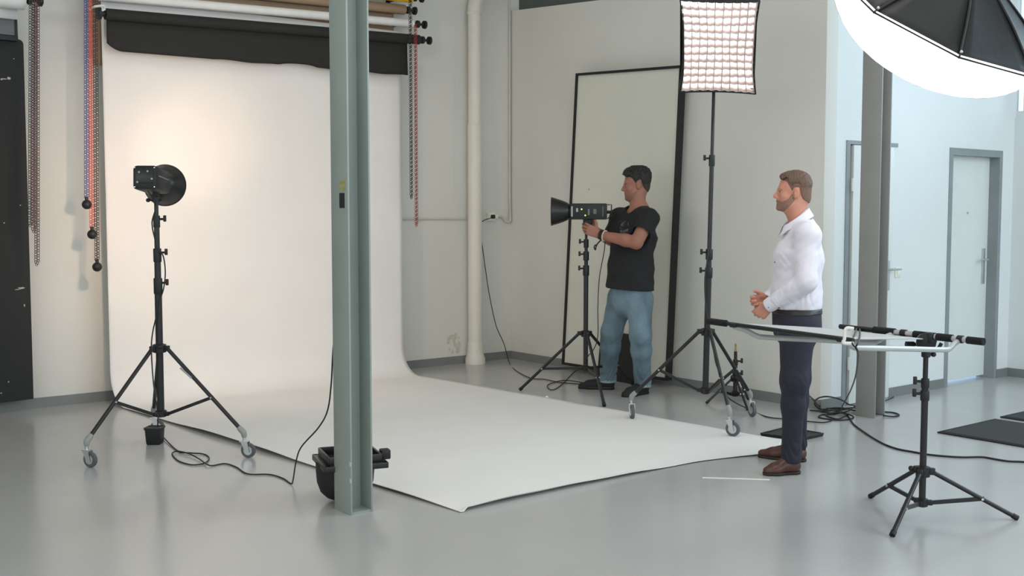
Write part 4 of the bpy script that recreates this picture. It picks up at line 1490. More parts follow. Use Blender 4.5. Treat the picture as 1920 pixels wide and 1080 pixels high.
def head(S, f):
    q = f.s

    def C(a, b, ra, rb, k=0.01, op='add', flat=None):
        S.cone(f.p(*a), f.p(*b), ra * q, rb * q, k * q, op, flat)

    def E(c, r, k=0.01, op='add'):
        S.ell(f.p(*c), [w_ * q for w_ in r], f.ax, k * q, op)
    skull(S, f)
    C((0.071, 0.036, 0.022), (0.079, 0.010, 0.020), 0.010, 0.011, 0.016)
    C((0.071, -0.036, 0.022), (0.079, -0.010, 0.020), 0.010, 0.011, 0.016)
    for sg in (-1, 1):
        E((0.089, sg * 0.031, 0.003), (0.016, 0.017, 0.011), 0.014, 'sub')
        E((0.052, sg * 0.043, -0.026), (0.026, 0.020, 0.018), 0.02)
    C((0.087, 0, 0.014), (0.109, 0, -0.026), 0.0085, 0.0115, 0.012)
    E((0.108, 0, -0.030), (0.0125, 0.011, 0.010), 0.008)
    for sg in (-1, 1):
        E((0.098, sg * 0.012, -0.034), (0.012, 0.008, 0.008), 0.007)
    E((0.088, 0, -0.055), (0.010, 0.022, 0.014), 0.012)
    E((0.0935, 0, -0.0605), (0.0085, 0.021, 0.0055), 0.005)
    E((0.0915, 0, -0.0735), (0.0085, 0.018, 0.0060), 0.005)
    E((0.104, 0, -0.0668), (0.010, 0.024, 0.0016), 0.003, 'sub')
    E((0.0845, 0, -0.1000), (0.012, 0.016, 0.013), 0.012)
    for sg in (-1, 1):
        e0 = (-0.016, sg * 0.078, -0.004)
        E(e0, (0.018, 0.0085, 0.031), 0.006)
        E((-0.012, sg * 0.088, 0.004), (0.009, 0.006, 0.017), 0.005, 'sub')
        E((-0.008, sg * 0.074, -0.027), (0.010, 0.008, 0.010), 0.006)


def finger_chain(S, base, d, n, L, r, curls):
    p_, a = np.array(base, float), 0.0
    seg = (0.46, 0.30, 0.24)
    rr = (r, r * 0.93, r * 0.85, r * 0.74)
    for i in range(3):
        a += curls[i]
        v = nrm(d * math.cos(a) + n * math.sin(a))
        e = p_ + v * L * seg[i]
        S.cone(p_, e, rr[i], rr[i + 1], 0.0025)
        p_ = e
    return p_


def hand(S, Wp, d, n, u, hs=1.0, curl=(0.6, 0.8, 0.5), thumb=(0.75, 0.55, 0.35), spread=0.0):
    """Wp wrist, d wrist to knuckles, n the way the palm faces, u towards the thumb side"""
    d, u = nrm(d), nrm(u - d * (np.dot(u, d) / np.dot(d, d)))
    n = nrm(n - d * (n @ d) - u * (n @ u))
    kx = (0.031, 0.0105, -0.0105, -0.030)
    kl = (0.090, 0.094, 0.089, 0.080)
    for i in range(4):
        S.cone(Wp + u * kx[i] * 0.5 * hs, Wp + (d * kl[i] + u * kx[i]) * hs, 0.0155 * hs, 0.0120 * hs, 0.012, flat=(n, 1.12))
    S.cone(Wp + (d * 0.02 + u * 0.018 + n * 0.006) * hs, Wp + (d * 0.055 + u * 0.03 + n * 0.010) * hs, 0.018 * hs, 0.013 * hs, 0.012)
    Ls = (0.072, 0.080, 0.075, 0.059)
    for i in range(4):
        fd = nrm(d + u * (1.5 - i) * 0.06 * (1 + spread))
        finger_chain(S, Wp + (d * kl[i] + u * kx[i]) * hs, fd, n, Ls[i] * hs, (0.0098, 0.0102, 0.0098, 0.0086)[i] * hs, [c * (1 + 0.06 * i) for c in curl])
    t0 = Wp + (d * 0.036 + u * 0.034 + n * 0.008) * hs
    td = nrm(d * thumb[0] + u * thumb[1] + n * thumb[2])
    t1 = t0 + td * 0.042 * hs
    t2 = t1 + nrm(td + d * 0.45 + n * 0.25) * 0.032 * hs
    S.cone(Wp + (d * 0.015 + u * 0.018) * hs, t0, 0.016 * hs, 0.0135 * hs, 0.010)
    S.cone(t0, t1, 0.0130 * hs, 0.0110 * hs, 0.005)
    S.cone(t1, t2, 0.0110 * hs, 0.0085 * hs, 0.003)


SKIN = {'fair': mat('skin_fair', (200, 140, 118), 0.5, var=0.07, scale=18, sss=0.12, bump=0.05, bscale=220, spec=0.4),
        'tan': mat('skin_tan', (164, 113, 94), 0.5, var=0.07, scale=18, sss=0.12, bump=0.05, bscale=220, spec=0.4)}
M['shirt_white'] = mat('shirt_cotton', (226, 222, 232), 0.8, var=0.02, scale=8, bump=0.12, bscale=26, sheen=0.2)
M['trouser_navy'] = mat('navy_trousers', (36, 36, 50), 0.8, var=0.1, scale=8, bump=0.15, bscale=18)
M['tee'] = mat('black_tee_cotton', (32, 33, 34), 0.9, var=0.1, scale=6, bump=0.15, bscale=20)
M['jeans'] = mat('faded_denim', (108, 130, 142), 0.85, var=0.34, scale=7, stretch=(1, 1, 0.5), bump=0.2, bscale=24)
M['jeans_hem'] = mat('denim_hem', (150, 168, 178), 0.9, var=0.1, scale=40)
M['leather'] = mat('brown_leather', (82, 48, 38), 0.36, var=0.18, scale=14)
M['sole'] = mat('dark_sole', (40, 30, 27), 0.6)
M['sneaker'] = mat('black_sneaker', (34, 34, 36), 0.75, var=0.1)
M['hair_brown'] = mat('hair_brown', (98, 74, 60), 0.6, var=0.25, scale=60, stretch=(1, 1, 0.3), bump=0.4, bscale=120)
M['hair_side'] = mat('hair_cropped', (114, 86, 72), 0.7, var=0.12, scale=90)
M['hair_black'] = mat('hair_black', (30, 27, 24), 0.5, var=0.3, scale=60, bump=0.4, bscale=120)
M['hair_black_side'] = mat('hair_black_cropped', (58, 50, 43), 0.7, var=0.15, scale=90)
M['beard_brown'] = mat('beard_brown', (142, 108, 92), 0.75, var=0.16, scale=120, bump=0.2, bscale=300)
M['stubble'] = mat('stubble_dark', (146, 102, 85), 0.7, var=0.12, scale=120)
M['belt'] = mat('dark_belt', (38, 32, 30), 0.45)
M['eye'] = mat('eye_white', (225, 218, 210), 0.2)
M['iris'] = mat('eye_iris', (60, 44, 34), 0.2)
M['lip'] = mat('lip_skin', (176, 104, 94), 0.45)
M['bead'] = mat('pale_beads', (214, 196, 170), 0.5)
M['button'] = mat('dark_button', (28, 30, 44), 0.4)
M['print'] = mat('faded_print', (52, 50, 48), 0.9, var=0.1)
_r = [n for n in M['print'].node_tree.nodes if n.type == 'VALTORGB'][0].color_ramp
_r.elements[0].position, _r.elements[1].position = 0.47, 0.62
_r.elements[0].color, _r.elements[1].color = lin(33, 34, 35), lin(112, 104, 100)
[n for n in M['print'].node_tree.nodes if n.type == 'TEX_NOISE'][0].inputs['Scale'].default_value = 26


def head_parts(t, f, S, skin_m, hair_m, side_m, beard_m, hairline, thick, spiky=0.0, beard_line=None, beard_g=0.003, seed=1, side_h=0.024):
    """hair, cropped sides, beard, eyes and brows as parts on the head frame f"""
    q = f.s
    lo, hi = f.o - 0.19 * q, f.o + 0.19 * q
    rng = np.random.default_rng(seed)
    hx, hz = hairline
    # hair on top
    H = SDF(lo, hi, 0.0032)
    skull(H, f, 0.0)
    x, y, z = H.pts((slice(None),) * 3)
    lx, ly, lz = f.loc(x, y, z)
    ph = rng.uniform(0, 6, 6)
    nz = (np.sin(210 * lx + 60 * ly + ph[0]) * np.sin(190 * ly - 90 * lz + ph[1]) + 0.6 * np.sin(330 * lx - 120 * lz + ph[2]) * np.sin(300 * ly + ph[3]))
    upz = np.clip((lz - 0.03) / 0.08, 0, 1)
    th = thick[0] + (thick[1] - thick[0]) * upz + spiky * upz * (0.35 + 0.65 * nz) * 0.9 + 0.0005 * nz
    front = np.clip((lx - 0.02) / 0.06, 0, 1)
    th = th + thick[2] * front * upz
    H.F = H.F - (th * q).astype(np.float32)
    line = np.interp(lx + 0 * lz + 0 * ly, hx, hz)
    line = line + 0.004 * np.sin(150 * lx + ph[4]) + 0.0 * ly
    top = line + side_h * np.clip(np.abs(ly) / 0.05, 0, 1) * np.clip((0.075 - lx) / 0.02, 0, 1) * np.clip((lx + 0.075) / 0.04, 0, 1)
    G = H.F.copy()
    H.F = np.maximum(H.F, ((top - lz) * q * 0.8).astype(np.float32))
    H.mesh('hair', hair_m, t)
    # close cropped sides and beard grow out of the very head surface
    sl = S.blk(f.o - 0.17 * q, f.o + 0.17 * q)
    sub = S.F[sl].copy()
    blo = np.array([S.ax[i_][sl[i_].start] for i_ in range(3)], float)

    def shell(g):
        B = SDF(blo, blo, S.h)
        B.ax = [S.ax[i_][sl[i_]] for i_ in range(3)]
        B.F = sub - g * q
        B.F[B.F > 0.3] = 0.3
        return B
    C_ = shell(0.0032)
    x, y, z = C_.pts((slice(None),) * 3)
    lx, ly, lz = f.loc(x, y, z)
    line = np.interp(lx + 0 * lz + 0 * ly, hx, hz) + 0.003 * np.sin(150 * lx + ph[4])
    ear = 0.02 * (np.sqrt(((lx + 0.015) / 0.021) ** 2 + ((lz + 0.003) / 0.034) ** 2) - 1)
    C_.F = np.maximum(C_.F, ((line - lz) * q * 0.8).astype(np.float32))
    C_.F = np.maximum(C_.F, (-ear * q + 0 * ly).astype(np.float32))
    tag(C_.mesh('cropped_hair', side_m, t), 'close cropped hair on the sides')
    if beard_line is not None:
        B = shell(beard_g)
        nz = np.sin(210 * lx + 60 * ly) * np.sin(190 * ly - 90 * lz)
        bx_, bz_ = beard_line
        bl = np.interp(lx + 0 * lz + 0 * ly, bx_, bz_) + 0.002 * nz
        B.F = np.maximum(B.F, ((lz - bl) * q * 0.8).astype(np.float32))
        B.F = np.maximum(B.F, ((-0.008 - lx) * q + 0 * ly + 0 * lz).astype(np.float32))
        bot = np.interp(lx + 0 * lz + 0 * ly, (-0.02, 0.0, 0.02, 0.05, 0.09), (-0.03, -0.062, -0.085, -0.120, -0.14))
        B.F = np.maximum(B.F, ((bot - lz) * q * 0.8).astype(np.float32))
        B.F = np.maximum(B.F, (-ear * q + 0 * ly).astype(np.float32))
        B.ell(f.p(0.102, 0, -0.067), [0.014 * q, 0.020 * q, 0.0105 * q], f.ax, 0.002, 'sub')
        B.mesh('beard', beard_m, t)
    for sg in (-1, 1):
        MB().ball(f.p(0.0690, sg * 0.031, 0.003), 0.0122 * q, 14, 10).build('eye', M['eye'], t)
        MB().ball(f.p(0.0752, sg * 0.031, 0.003), 0.0074 * q, 10, 8).build('iris', M['iris'], t)
        MB().tube([f.p(0.0835, sg * 0.012, 0.024), f.p(0.0855, sg * 0.024, 0.029), f.p(0.076, sg * 0.040, 0.028), f.p(0.064, sg * 0.050, 0.022)], [0.003 * q] * 30, 8, 4).build('eyebrow', hair_m, t)
        # upper lid
        MB().tube([f.p(0.085, sg * 0.018, 0.006), f.p(0.0865, sg * 0.030, 0.012), f.p(0.076, sg * 0.044, 0.007)], 0.0030 * q, 8, 4).build('eyelid', skin_m, t)


def leg_cone_chain(S, hip, knee, ank, rh, rk, rc, ra, k=0.03):
    S.cone(hip, knee, rh, rk, k)
    mid = lerp(knee, ank, 0.32)
    S.cone(knee, mid, rk, rc, k)
    S.cone(mid, ank, rc, ra, k)


def shoe(t, heel, toe, m, w=0.044, hgt=0.098, sneaker=False, name='shoe'):
    d = nrm(np.array((toe[0] - heel[0], toe[1] - heel[1], 0)))
    L = float(np.linalg.norm(np.array((toe[0] - heel[0], toe[1] - heel[1]))))
    s = np.cross(ZZ, d)
    h0 = np.array((heel[0], heel[1], 0.0))
    lo = np.minimum(h0, h0 + d * L) - np.array((0.09, 0.09, 0.012))
    hi = np.maximum(h0, h0 + d * L) + np.array((0.09, 0.09, 0.15))
    S = SDF(lo, hi, 0.0045)
    fl_ = (s, 1.0)
    S.cone(h0 + d * 0.045 + ZZ * 0.045, h0 + d * (L * 0.40) + ZZ * 0.050, 0.040, 0.042, 0.0)
    S.cone(h0 + d * (L * 0.40) + ZZ * 0.050, h0 + d * (L * 0.68) + ZZ * 0.034, 0.041, w * 0.98, 0.02, flat=(ZZ, 1.15))
    S.cone(h0 + d * (L * 0.68) + ZZ * 0.032, h0 + d * (L - 0.034) + ZZ * 0.026, w * 0.98, 0.033, 0.02, flat=(ZZ, 1.45))
    S.cone(h0 + d * 0.052 + ZZ * 0.05, h0 + d * 0.062 + ZZ * hgt, 0.041, 0.042, 0.02)
    S.cone(h0 + d * 0.10 + ZZ * 0.07, h0 + d * (L * 0.55) + ZZ * 0.052, 0.032, 0.026, 0.02)
    S.plane(h0 + ZZ * 0.014, -ZZ)
    S.plane(h0 + d * 0.06 + ZZ * (hgt + 0.004), ZZ)
    so_ = S.mesh(name, m, t)
    B = SDF(lo, hi, 0.0045)
    for a_, b_, ra, rb in ((0.046, L * 0.42, 0.043, 0.040), (L * 0.42, L * 0.68, 0.040, w + 0.004), (L * 0.68, L - 0.036, w + 0.004, 0.037)):
        B.cone(h0 + d * a_ + ZZ * 0.010, h0 + d * b_ + ZZ * 0.010, ra, rb, 0.012, flat=(ZZ, 1.0))
    B.plane(h0 + ZZ * (0.026 if sneaker else 0.017), ZZ)
    B.plane(h0 + ZZ * 0.001, -ZZ)
    if not sneaker:        # heel block: hollow the arch
        B.ell(h0 + d * (L * 0.38) - ZZ * 0.004, (0.045, 0.08, 0.012), (d, s, ZZ), 0.004, 'sub')
    B.mesh('sole', M['sole'] if not sneaker else M['rubber'], so_)
    lc = MB()
    for i in range(4):
        g = L * (0.36 + 0.065 * i)
        z = 0.093 - 0.0085 * i - 0.0035 * i
        lc.tube([h0 + d * g + s * 0.022 + ZZ * (z - 0.008), h0 + d * (g - 0.004) + ZZ * (z + 0.002), h0 + d * g - s * 0.022 + ZZ * (z - 0.008)], 0.0024, 6, 3)
    lc.build('laces', M['sole'] if not sneaker else M['rubber'], so_)
    return so_


def foot_ank(heel, toe, z=0.10, f_=0.062):
    d = nrm(np.array((toe[0] - heel[0], toe[1] - heel[1], 0)))
    return np.array((heel[0], heel[1], 0)) + d * f_ + ZZ * z, d


# ================================================================== the man in the white shirt
def man_white():
    D = 6.50

    def P(x, y, dd=0.0):
        return dp(x, y, D + dd)
    fwd = nrm(-RT + FH * 0.04)
    lf = np.cross(ZZ, fwd)                       # his left, towards the camera
    hl, tl_ = fl(1501, 887), fl(1431, 891)
    hr, tr_ = fl(1513, 866), fl(1421, 856)
    al, dl = foot_ank(hl, tl_)
    ar, dr = foot_ank(hr, tr_)
    base = (al + ar) / 2
    t = thing('person', 'man in a white shirt, navy trousers and brown shoes standing with clasped hands', 'person', (base[0], base[1], 0))
    kl_, kr_ = P(1489, 715, -0.13), P(1494, 708, 0.10)
    hipl, hipr = P(1496, 612, -0.095), P(1494, 612, 0.085)
    pel, wai, che, upc = P(1494.5, 597, 0), P(1492, 548, 0), P(1497, 482, 0), P(1503, 440, 0.0)
    shl, shr = P(1515, 440, -0.185), P(1504, 438, 0.185)
    ell_, elr = P(1512, 528, -0.235), P(1490, 525, 0.22)
    wrl, wrr = P(1446, 570, -0.085), P(1440, 560, 0.035)
    nb, nt_ = P(1502, 428, 0), P(1489, 388, 0)
    hf = nrm(fwd + FH * 0.13)
    tilt = R_(2)
    hz_ = nrm(ZZ * math.cos(tilt) - hf * math.sin(tilt))
    hx_ = nrm(np.cross(np.cross(hz_, hf), hz_))
    f = Frame(P(1487, 361, 0), hx_, np.cross(hz_, hx_), hz_, 0.93)
    allp = np.array([kl_, kr_, pel, che, shl, shr, ell_, elr, wrl, wrr, f.o, al, ar])
    lo, hi = allp.min(0) - 0.20, allp.max(0) + 0.20
    lo[2] = 0.02
    # ---- body
    S = SDF(lo, hi, 0.0042)
    head(S, f)
    S.cone(nb, nt_, 0.060, 0.056, 0.03)
    S.cone(f.p(-0.05, 0, -0.03), nt_, 0.055, 0.052, 0.03)
    S.cone(pel, wai, 0.112, 0.105, 0.03, flat=(lf, 0.78))
    S.cone(wai, che, 0.105, 0.105, 0.03, flat=(lf, 0.72))
    S.cone(che, upc, 0.105, 0.065, 0.03, flat=(lf, 0.62))
    for sh, el, wr in ((shl, ell_, wrl), (shr, elr, wrr)):
        S.cone(upc, sh, 0.060, 0.050, 0.03)
        S.cone(sh, el, 0.050, 0.040, 0.03)
        S.cone(el, wr, 0.040, 0.026, 0.02, )
    leg_cone_chain(S, hipl, kl_, al, 0.085, 0.058, 0.052, 0.036)
    leg_cone_chain(S, hipr, kr_, ar, 0.085, 0.058, 0.052, 0.036)
    S.cone(al, al + dl * 0.085 - ZZ * 0.066, 0.030, 0.020, 0.02)
    S.cone(ar, ar + dr * 0.085 - ZZ * 0.066, 0.030, 0.020, 0.02)
    dL = nrm(P(1423, 590, -0.035) - wrl)
    hand(S, wrl + dL * 0.010, dL, FH + ZZ * -0.15, ZZ * 0.9 - RT * 0.45, 0.98, (0.75, 0.95, 0.6), (0.7, 0.55, 0.35))
    dR = nrm(P(1415, 566, 0.0) - wrr)
    hand(S, wrr + dR * 0.008, dR, -FH + ZZ * 0.1, ZZ * 0.9 - RT * 0.25, 0.98, (0.55, 0.8, 0.5), (0.8, 0.5, 0.3))
    S.mesh('body', SKIN['fair'], t)
    # ---- shirt
    aax = nrm(wrl - ell_)

    def folds(X, Y, Z):
        o_ = 0
        for c_, rad, amp, wl_, dirv in ((lerp(ell_, wrl, 0.18), 0.10, 0.0065, 0.042, nrm(aax + ZZ * 0.7)), (lerp(ell_, wrl, 0.75), 0.07, 0.005, 0.030, aax),
                                        (P(1474, 480, -0.10), 0.11, 0.0045, 0.045, nrm(RT * 0.8 + ZZ * 0.6)), (P(1528, 545, -0.1), 0.11, 0.006, 0.055, nrm(RT * 0.9 + ZZ * 0.4)),
                                        (P(1480, 560, -0.12), 0.10, 0.005, 0.05, nrm(RT + ZZ * 0.25)), (P(1505, 450, -0.17), 0.08, 0.004, 0.045, nrm(RT - ZZ * 0.6))):
            d2 = (X - c_[0]) ** 2 + (Y - c_[1]) ** 2 + (Z - c_[2]) ** 2
            s_ = X * dirv[0] + Y * dirv[1] + Z * dirv[2]
            w2 = 0.016 * np.sin(21 * X - 17 * Y + 13 * Z) + 0.010 * np.sin(43 * X + 37 * Y - 29 * Z)
            sn = np.sin(math.pi * (s_ + w2) / wl_)
            o_ = o_ + 0.75 * amp * (0.5 + 0.5 * np.sin(33 * X + 27 * Y + 19 * Z)) * np.exp(-d2 / rad ** 2) * (1 - 2 * np.abs(sn) ** 0.7)
        return o_
    T = SDF(lo, hi, 0.0065)
    T.cone(P(1494.5, 586), P(1492, 555), 0.138, 0.142, 0.03, flat=(lf, 0.82))
    T.cone(P(1492, 555), che, 0.138, 0.138, 0.03, flat=(lf, 0.76))
    T.cone(che, upc, 0.137, 0.088, 0.03, flat=(lf, 0.66))
    T.cone(P(1509, 445, -0.02), P(1506, 425), 0.088, 0.068, 0.03)
    for sh, el, wr in ((shl, ell_, wrl), (shr, elr, wrr)):
        T.cone(upc, sh, 0.075, 0.064, 0.05)
        T.cone(nb - ZZ * 0.018, sh + ZZ * 0.006, 0.050, 0.046, 0.05)
        T.cone(sh - ZZ * 0.02, el, 0.064, 0.059, 0.05)
        T.cone(el, lerp(el, wr, 0.8), 0.060, 0.046, 0.02)
        T.cone(lerp(el, wr, 0.74), lerp(el, wr, 0.98), 0.045, 0.038, 0.008)
    T.fn(lambda X, Y, Z: 0.0018 * np.sin(38 * Z + 22 * X - 17 * Y) * np.sin(23 * X + 19 * Y + 9 * Z) + 0.0016 * np.sin(105 * Z - 70 * X + 40 * Y) * np.sin(31 * (X + Y)) + folds(X, Y, Z))
    T.plane(P(1494, 578), -ZZ)
    ax_ = nrm(wrl - ell_)
    T.cone(nb - ZZ * 0.03 + fwd * 0.02, nb + ZZ * 0.2, 0.070, 0.070, 0.0, 'sub')
    for el, wr in ((ell_, wrl), (elr, wrr)):       # open cuffs
        a_ = nrm(wr - el)
        T.cone(wr - a_ * 0.03, wr + a_ * 0.06, 0.032, 0.032, 0.0, 'sub')
    T.mesh('shirt', M['shirt_white'], t)
    # cuffs with buttons
    for el, wr in ((ell_, wrl), (elr, wrr)):
        a_ = nrm(wr - el)
        c = MB().lathe([(0.036, -0.035), (0.0415, -0.035), (0.0425, 0.0), (0.0395, 0.024), (0.0345, 0.026)], wr, a_, 24, caps=False).build('cuff', M['shirt_white'], t, solid=0.003)
    for x, y in ((1441, 576), (1460, 577), (1453, 491.5), (1443.5, 520)):
        h_ = T.hit(x, y, D - 0.5, D + 0.3)
        if h_ is not None:
            MB().ball(h_ - FH * 0.003, 0.0052, 10, 6).build('button', M['button'], t)
    # collar: a stand and the turned down leaf, open at the front
    T0 = P(1491.5, 406.5)

    def ct(ph):
        return T0 + (math.cos(ph) * fwd * 0.066 + math.sin(ph) * lf * 0.064) - ZZ * 0.053 * math.cos(ph)

    def leaf(u, v):
        ph = 0.30 + (2 * math.pi - 0.60) * v
        pt = max(0.0, 1 - min(v, 1 - v) / 0.10)              # the points of the collar
        w_ = 0.046 + 0.022 * pt
        o_ = (math.cos(ph) * fwd + math.sin(ph) * lf)
        return ct(ph) + o_ * (0.003 + 0.030 * u ** 0.8 + 0.006 * pt * u) - ZZ * (w_ * u - 0.006 * math.sin(math.pi * min(1, u * 3)) * (u < 0.33)) - fwd * 0.004 * u
    MB().grid(leaf, 6, 48).build('collar', M['shirt_white'], t, solid=0.0035)

    def cstand(u, v):
        ph = 2 * math.pi * v
        o_ = (math.cos(ph) * fwd + math.sin(ph) * lf)
        return ct(ph) - o_ * 0.003 + o_ * 0.010 * u - ZZ * 0.05 * u
    MB().grid(cstand, 3, 48).build('collar_stand', M['shirt_white'], t, solid=0.003)
    h_ = T.hit(1471, 434, D - 0.5, D + 0.3)
    if h_ is not None:
        MB().ball(h_ - FH * 0.003, 0.0058, 10, 6).build('button', M['button'], t)
    # ---- trousers and belt
    Q = SDF(lo, hi, 0.0065)

    def trouser(Q, g=0.0):
        Q.cone(P(1494, 585), P(1495, 612), 0.139 + g, 0.140 + g, 0.0, flat=(lf, 0.84))
        leg_cone_chain(Q, hipl, kl_, al, 0.106 + g, 0.074 + g, 0.064 + g, 0.053 + g, 0.04)
        leg_cone_chain(Q, hipr, kr_, ar, 0.106 + g, 0.074 + g, 0.062 + g, 0.051 + g, 0.04)
    trouser(Q)
    Q.cone(al, al - ZZ * 0.04 + dl * 0.006, 0.051, 0.052, 0.02)
    Q.cone(ar, ar - ZZ * 0.035 + dr * 0.006, 0.050, 0.050, 0.02)
    zk = (kl_[2])
    Q.fn(lambda X, Y, Z: (0.0022 * (1 - 2 * np.abs(np.sin(30 * Z + 13 * X - 17 * Y + 4 * np.sin(27 * X + 21 * Y))) ** 0.6) * np.exp(-((Z - zk + 0.02) / 0.10) ** 2)
                          + 0.0045 * (1 - 2 * np.abs(np.sin(40 * Z + 5 * np.sin(21 * X - 13 * Y))) ** 0.6) * np.exp(-((Z - 0.13) / 0.08) ** 2)
                          + 0.002 * np.sin(24 * X + 30 * Y + 7 * Z)))
    Q.plane(P(1494, 578) + ZZ * 0.004, ZZ)
    Q.plane((0, 0, 0.066), -ZZ)
    Q.mesh('trousers', M['trouser_navy'], t)
    BE = SDF(pel - 0.26, pel + 0.26, 0.006)
    trouser(BE, 0.004)
    BE.plane(P(1494, 577), ZZ)
    BE.plane(P(1494, 588), -ZZ)
    BE.mesh('belt', M['belt'], t)
    shoe(t, hl, tl_, M['leather'])
    shoe(t, hr, tr_, M['leather'])
    head_parts(t, f, S, SKIN['fair'], M['hair_brown'], M['hair_side'], M['beard_brown'],
               ((-0.16, -0.10, -0.075, -0.052, -0.040, -0.030, -0.005, 0.012, 0.022, 0.045, 0.066, 0.085, 0.12), (-0.062, -0.062, -0.055, -0.030, 0.0, 0.034, 0.036, 0.004, 0.03, 0.062, 0.074, 0.088, 0.12)),
               (0.003, 0.014, 0.010), 0.002,
               ((-0.02, 0.0, 0.015, 0.04, 0.066, 0.082, 0.2), (0.0, 0.0, -0.015, -0.046, -0.058, -0.050, -0.046)), 0.0020, 3)


# ================================================================== the man in black with the strobe
def man_black():
    D = 9.15

    def P(x, y, dd=0.0):
        return dp(x, y, D + dd)
    yaw = R_(33)
    fwd = nrm(-RT * math.cos(yaw) - FH * math.sin(yaw))     # torso turned a little to the camera
    lf = np.cross(ZZ, fwd)
    hr, tr_ = fl(1153, 730), fl(1084, 728)        # his right foot, further away
    hl, tl_ = fl(1214, 737), fl(1168, 745)
    al, dl = foot_ank(hl, tl_)
    ar, dr = foot_ank(hr, tr_)
    base = (al + ar) / 2
    t = thing('person', 'dark haired man in a black t-shirt and faded jeans gripping the strobe stand', 'person', (base[0], base[1], 0))
    kl_, kr_ = P(1201, 628, -0.16), P(1147, 622, 0.10)
    hipl, hipr = P(1199, 560, -0.09), P(1164, 560, 0.09)
    pel, bel, che, upc = P(1182, 553, 0), P(1182, 505, 0), P(1188, 440, 0), P(1194, 407, 0.0)
    shl, shr = P(1216, 410, -0.165), P(1163, 408, 0.15)
    ell_, elr = P(1193, 455, -0.27), P(1146, 449, 0.19)
    wrl, wrr = P(1124, 440, DS4 - D - 0.065), P(1119, 434, DS4 - D + 0.075)
    nb, nt_ = P(1198, 393, 0), P(1194, 368, 0)
    hf = nrm(-RT + FH * 0.10)
    tilt = R_(5)
    hz_ = nrm(ZZ * math.cos(tilt) + hf * math.sin(tilt))
    hx_ = nrm(np.cross(np.cross(hz_, hf), hz_))
    f = Frame(P(1193.5, 346.5, 0), hx_, np.cross(hz_, hx_), hz_, 1.06)
    allp = np.array([kl_, kr_, pel, che, shl, shr, ell_, elr, wrl, wrr, f.o, al, ar, dp(1090, 432, DS4)])
    lo, hi = allp.min(0) - 0.24, allp.max(0) + 0.24
    lo[2] = 0.02
    S = SDF(lo, hi, 0.0046)
    head(S, f)
    S.cone(nb, nt_, 0.072, 0.064, 0.03)
    S.cone(f.p(-0.045, 0, -0.02), nt_, 0.058, 0.058, 0.03)
    S.cone(nb - ZZ * 0.02 - fwd * 0.01, upc, 0.075, 0.08, 0.04, flat=(lf, 0.8))
    S.cone(pel, bel, 0.13, 0.14, 0.03, flat=(lf, 0.8))
    S.cone(bel, che, 0.14, 0.13, 0.03, flat=(lf, 0.75))
    S.cone(che, upc, 0.13, 0.07, 0.03, flat=(lf, 0.62))
    for sh, el, wr in ((shl, ell_, wrl), (shr, elr, wrr)):
        S.cone(upc, sh, 0.07, 0.060, 0.03)
        S.cone(sh, el, 0.060, 0.052, 0.03)
        m1 = lerp(el, wr, 0.28)
        S.cone(el, m1, 0.050, 0.051, 0.02)
        S.cone(m1, wr, 0.051, 0.032, 0.02)
    leg_cone_chain(S, hipl, kl_, al, 0.095, 0.065, 0.056, 0.038)
    leg_cone_chain(S, hipr, kr_, ar, 0.095, 0.065, 0.056, 0.038)
    S.cone(al, al + dl * 0.085 - ZZ * 0.066, 0.032, 0.020, 0.02)
    S.cone(ar, ar + dr * 0.085 - ZZ * 0.066, 0.032, 0.020, 0.02)
    g_ = dp(1098, 430, DS4)
    dL = nrm(dp(1104, 431, DS4 - 0.060) - wrl)
    hand(S, wrl + dL * 0.004, dL, FH * 1.0 - ZZ * 0.05, ZZ, 1.08, (0.45, 0.75, 0.5), (0.45, 0.8, 0.2))
    dR = nrm(dp(1101, 427, DS4 + 0.055) - wrr)
    hand(S, wrr + dR * 0.004, dR, -FH * 1.0, ZZ, 1.08, (0.55, 0.9, 0.6), (0.6, 0.6, 0.3))
    S.mesh('body', SKIN['tan'], t)
    # ---- t-shirt
    T = SDF(lo, hi, 0.0058)
    T.cone(P(1181, 541), bel, 0.180, 0.168, 0.03, flat=(lf, 0.80))
    T.cone(bel, che, 0.166, 0.158, 0.03, flat=(lf, 0.78))
    T.cone(che, upc, 0.155, 0.092, 0.03, flat=(lf, 0.62))
    T.cone(nb - ZZ * 0.035, upc, 0.085, 0.09, 0.04, flat=(lf, 0.75))
    for sh, el in ((shl, ell_), (shr, elr)):
        T.cone(upc, sh, 0.090, 0.082, 0.04)
        T.cone(sh, lerp(sh, el, 0.72), 0.083, 0.080, 0.03)
    T.fn(lambda X, Y, Z: 0.004 * np.sin(31 * Z + 18 * X - 13 * Y) * np.sin(19 * X + 17 * Y + 6 * Z) + 0.002 * np.sin(70 * Z - 30 * X) * np.sin(25 * (X - Y)))
    for sh, el in ((shl, ell_), (shr, elr)):
        a_ = nrm(el - sh)
        e_ = lerp(sh, el, 0.66)
        # open sleeve end
        T.cone(e_, e_ + a_ * 0.3, 0.070, 0.070, 0.008, 'sub')
        T.cone(e_ + a_ * 0.045, e_ + a_ * 0.16, 0.10, 0.10, 0.006, 'sub') if sh is shl else None
    T.plane(P(1181, 542), -nrm(ZZ + RT * 0.05))
    T.cone(nb + fwd * 0.035 - ZZ * 0.020, nb + ZZ * 0.2, 0.081, 0.081, 0.010, 'sub')
    T.mesh('t_shirt', M['tee'], t)
    # faded print on the chest
    pr = MB()
    n1, n2 = 8, 10
    G = []
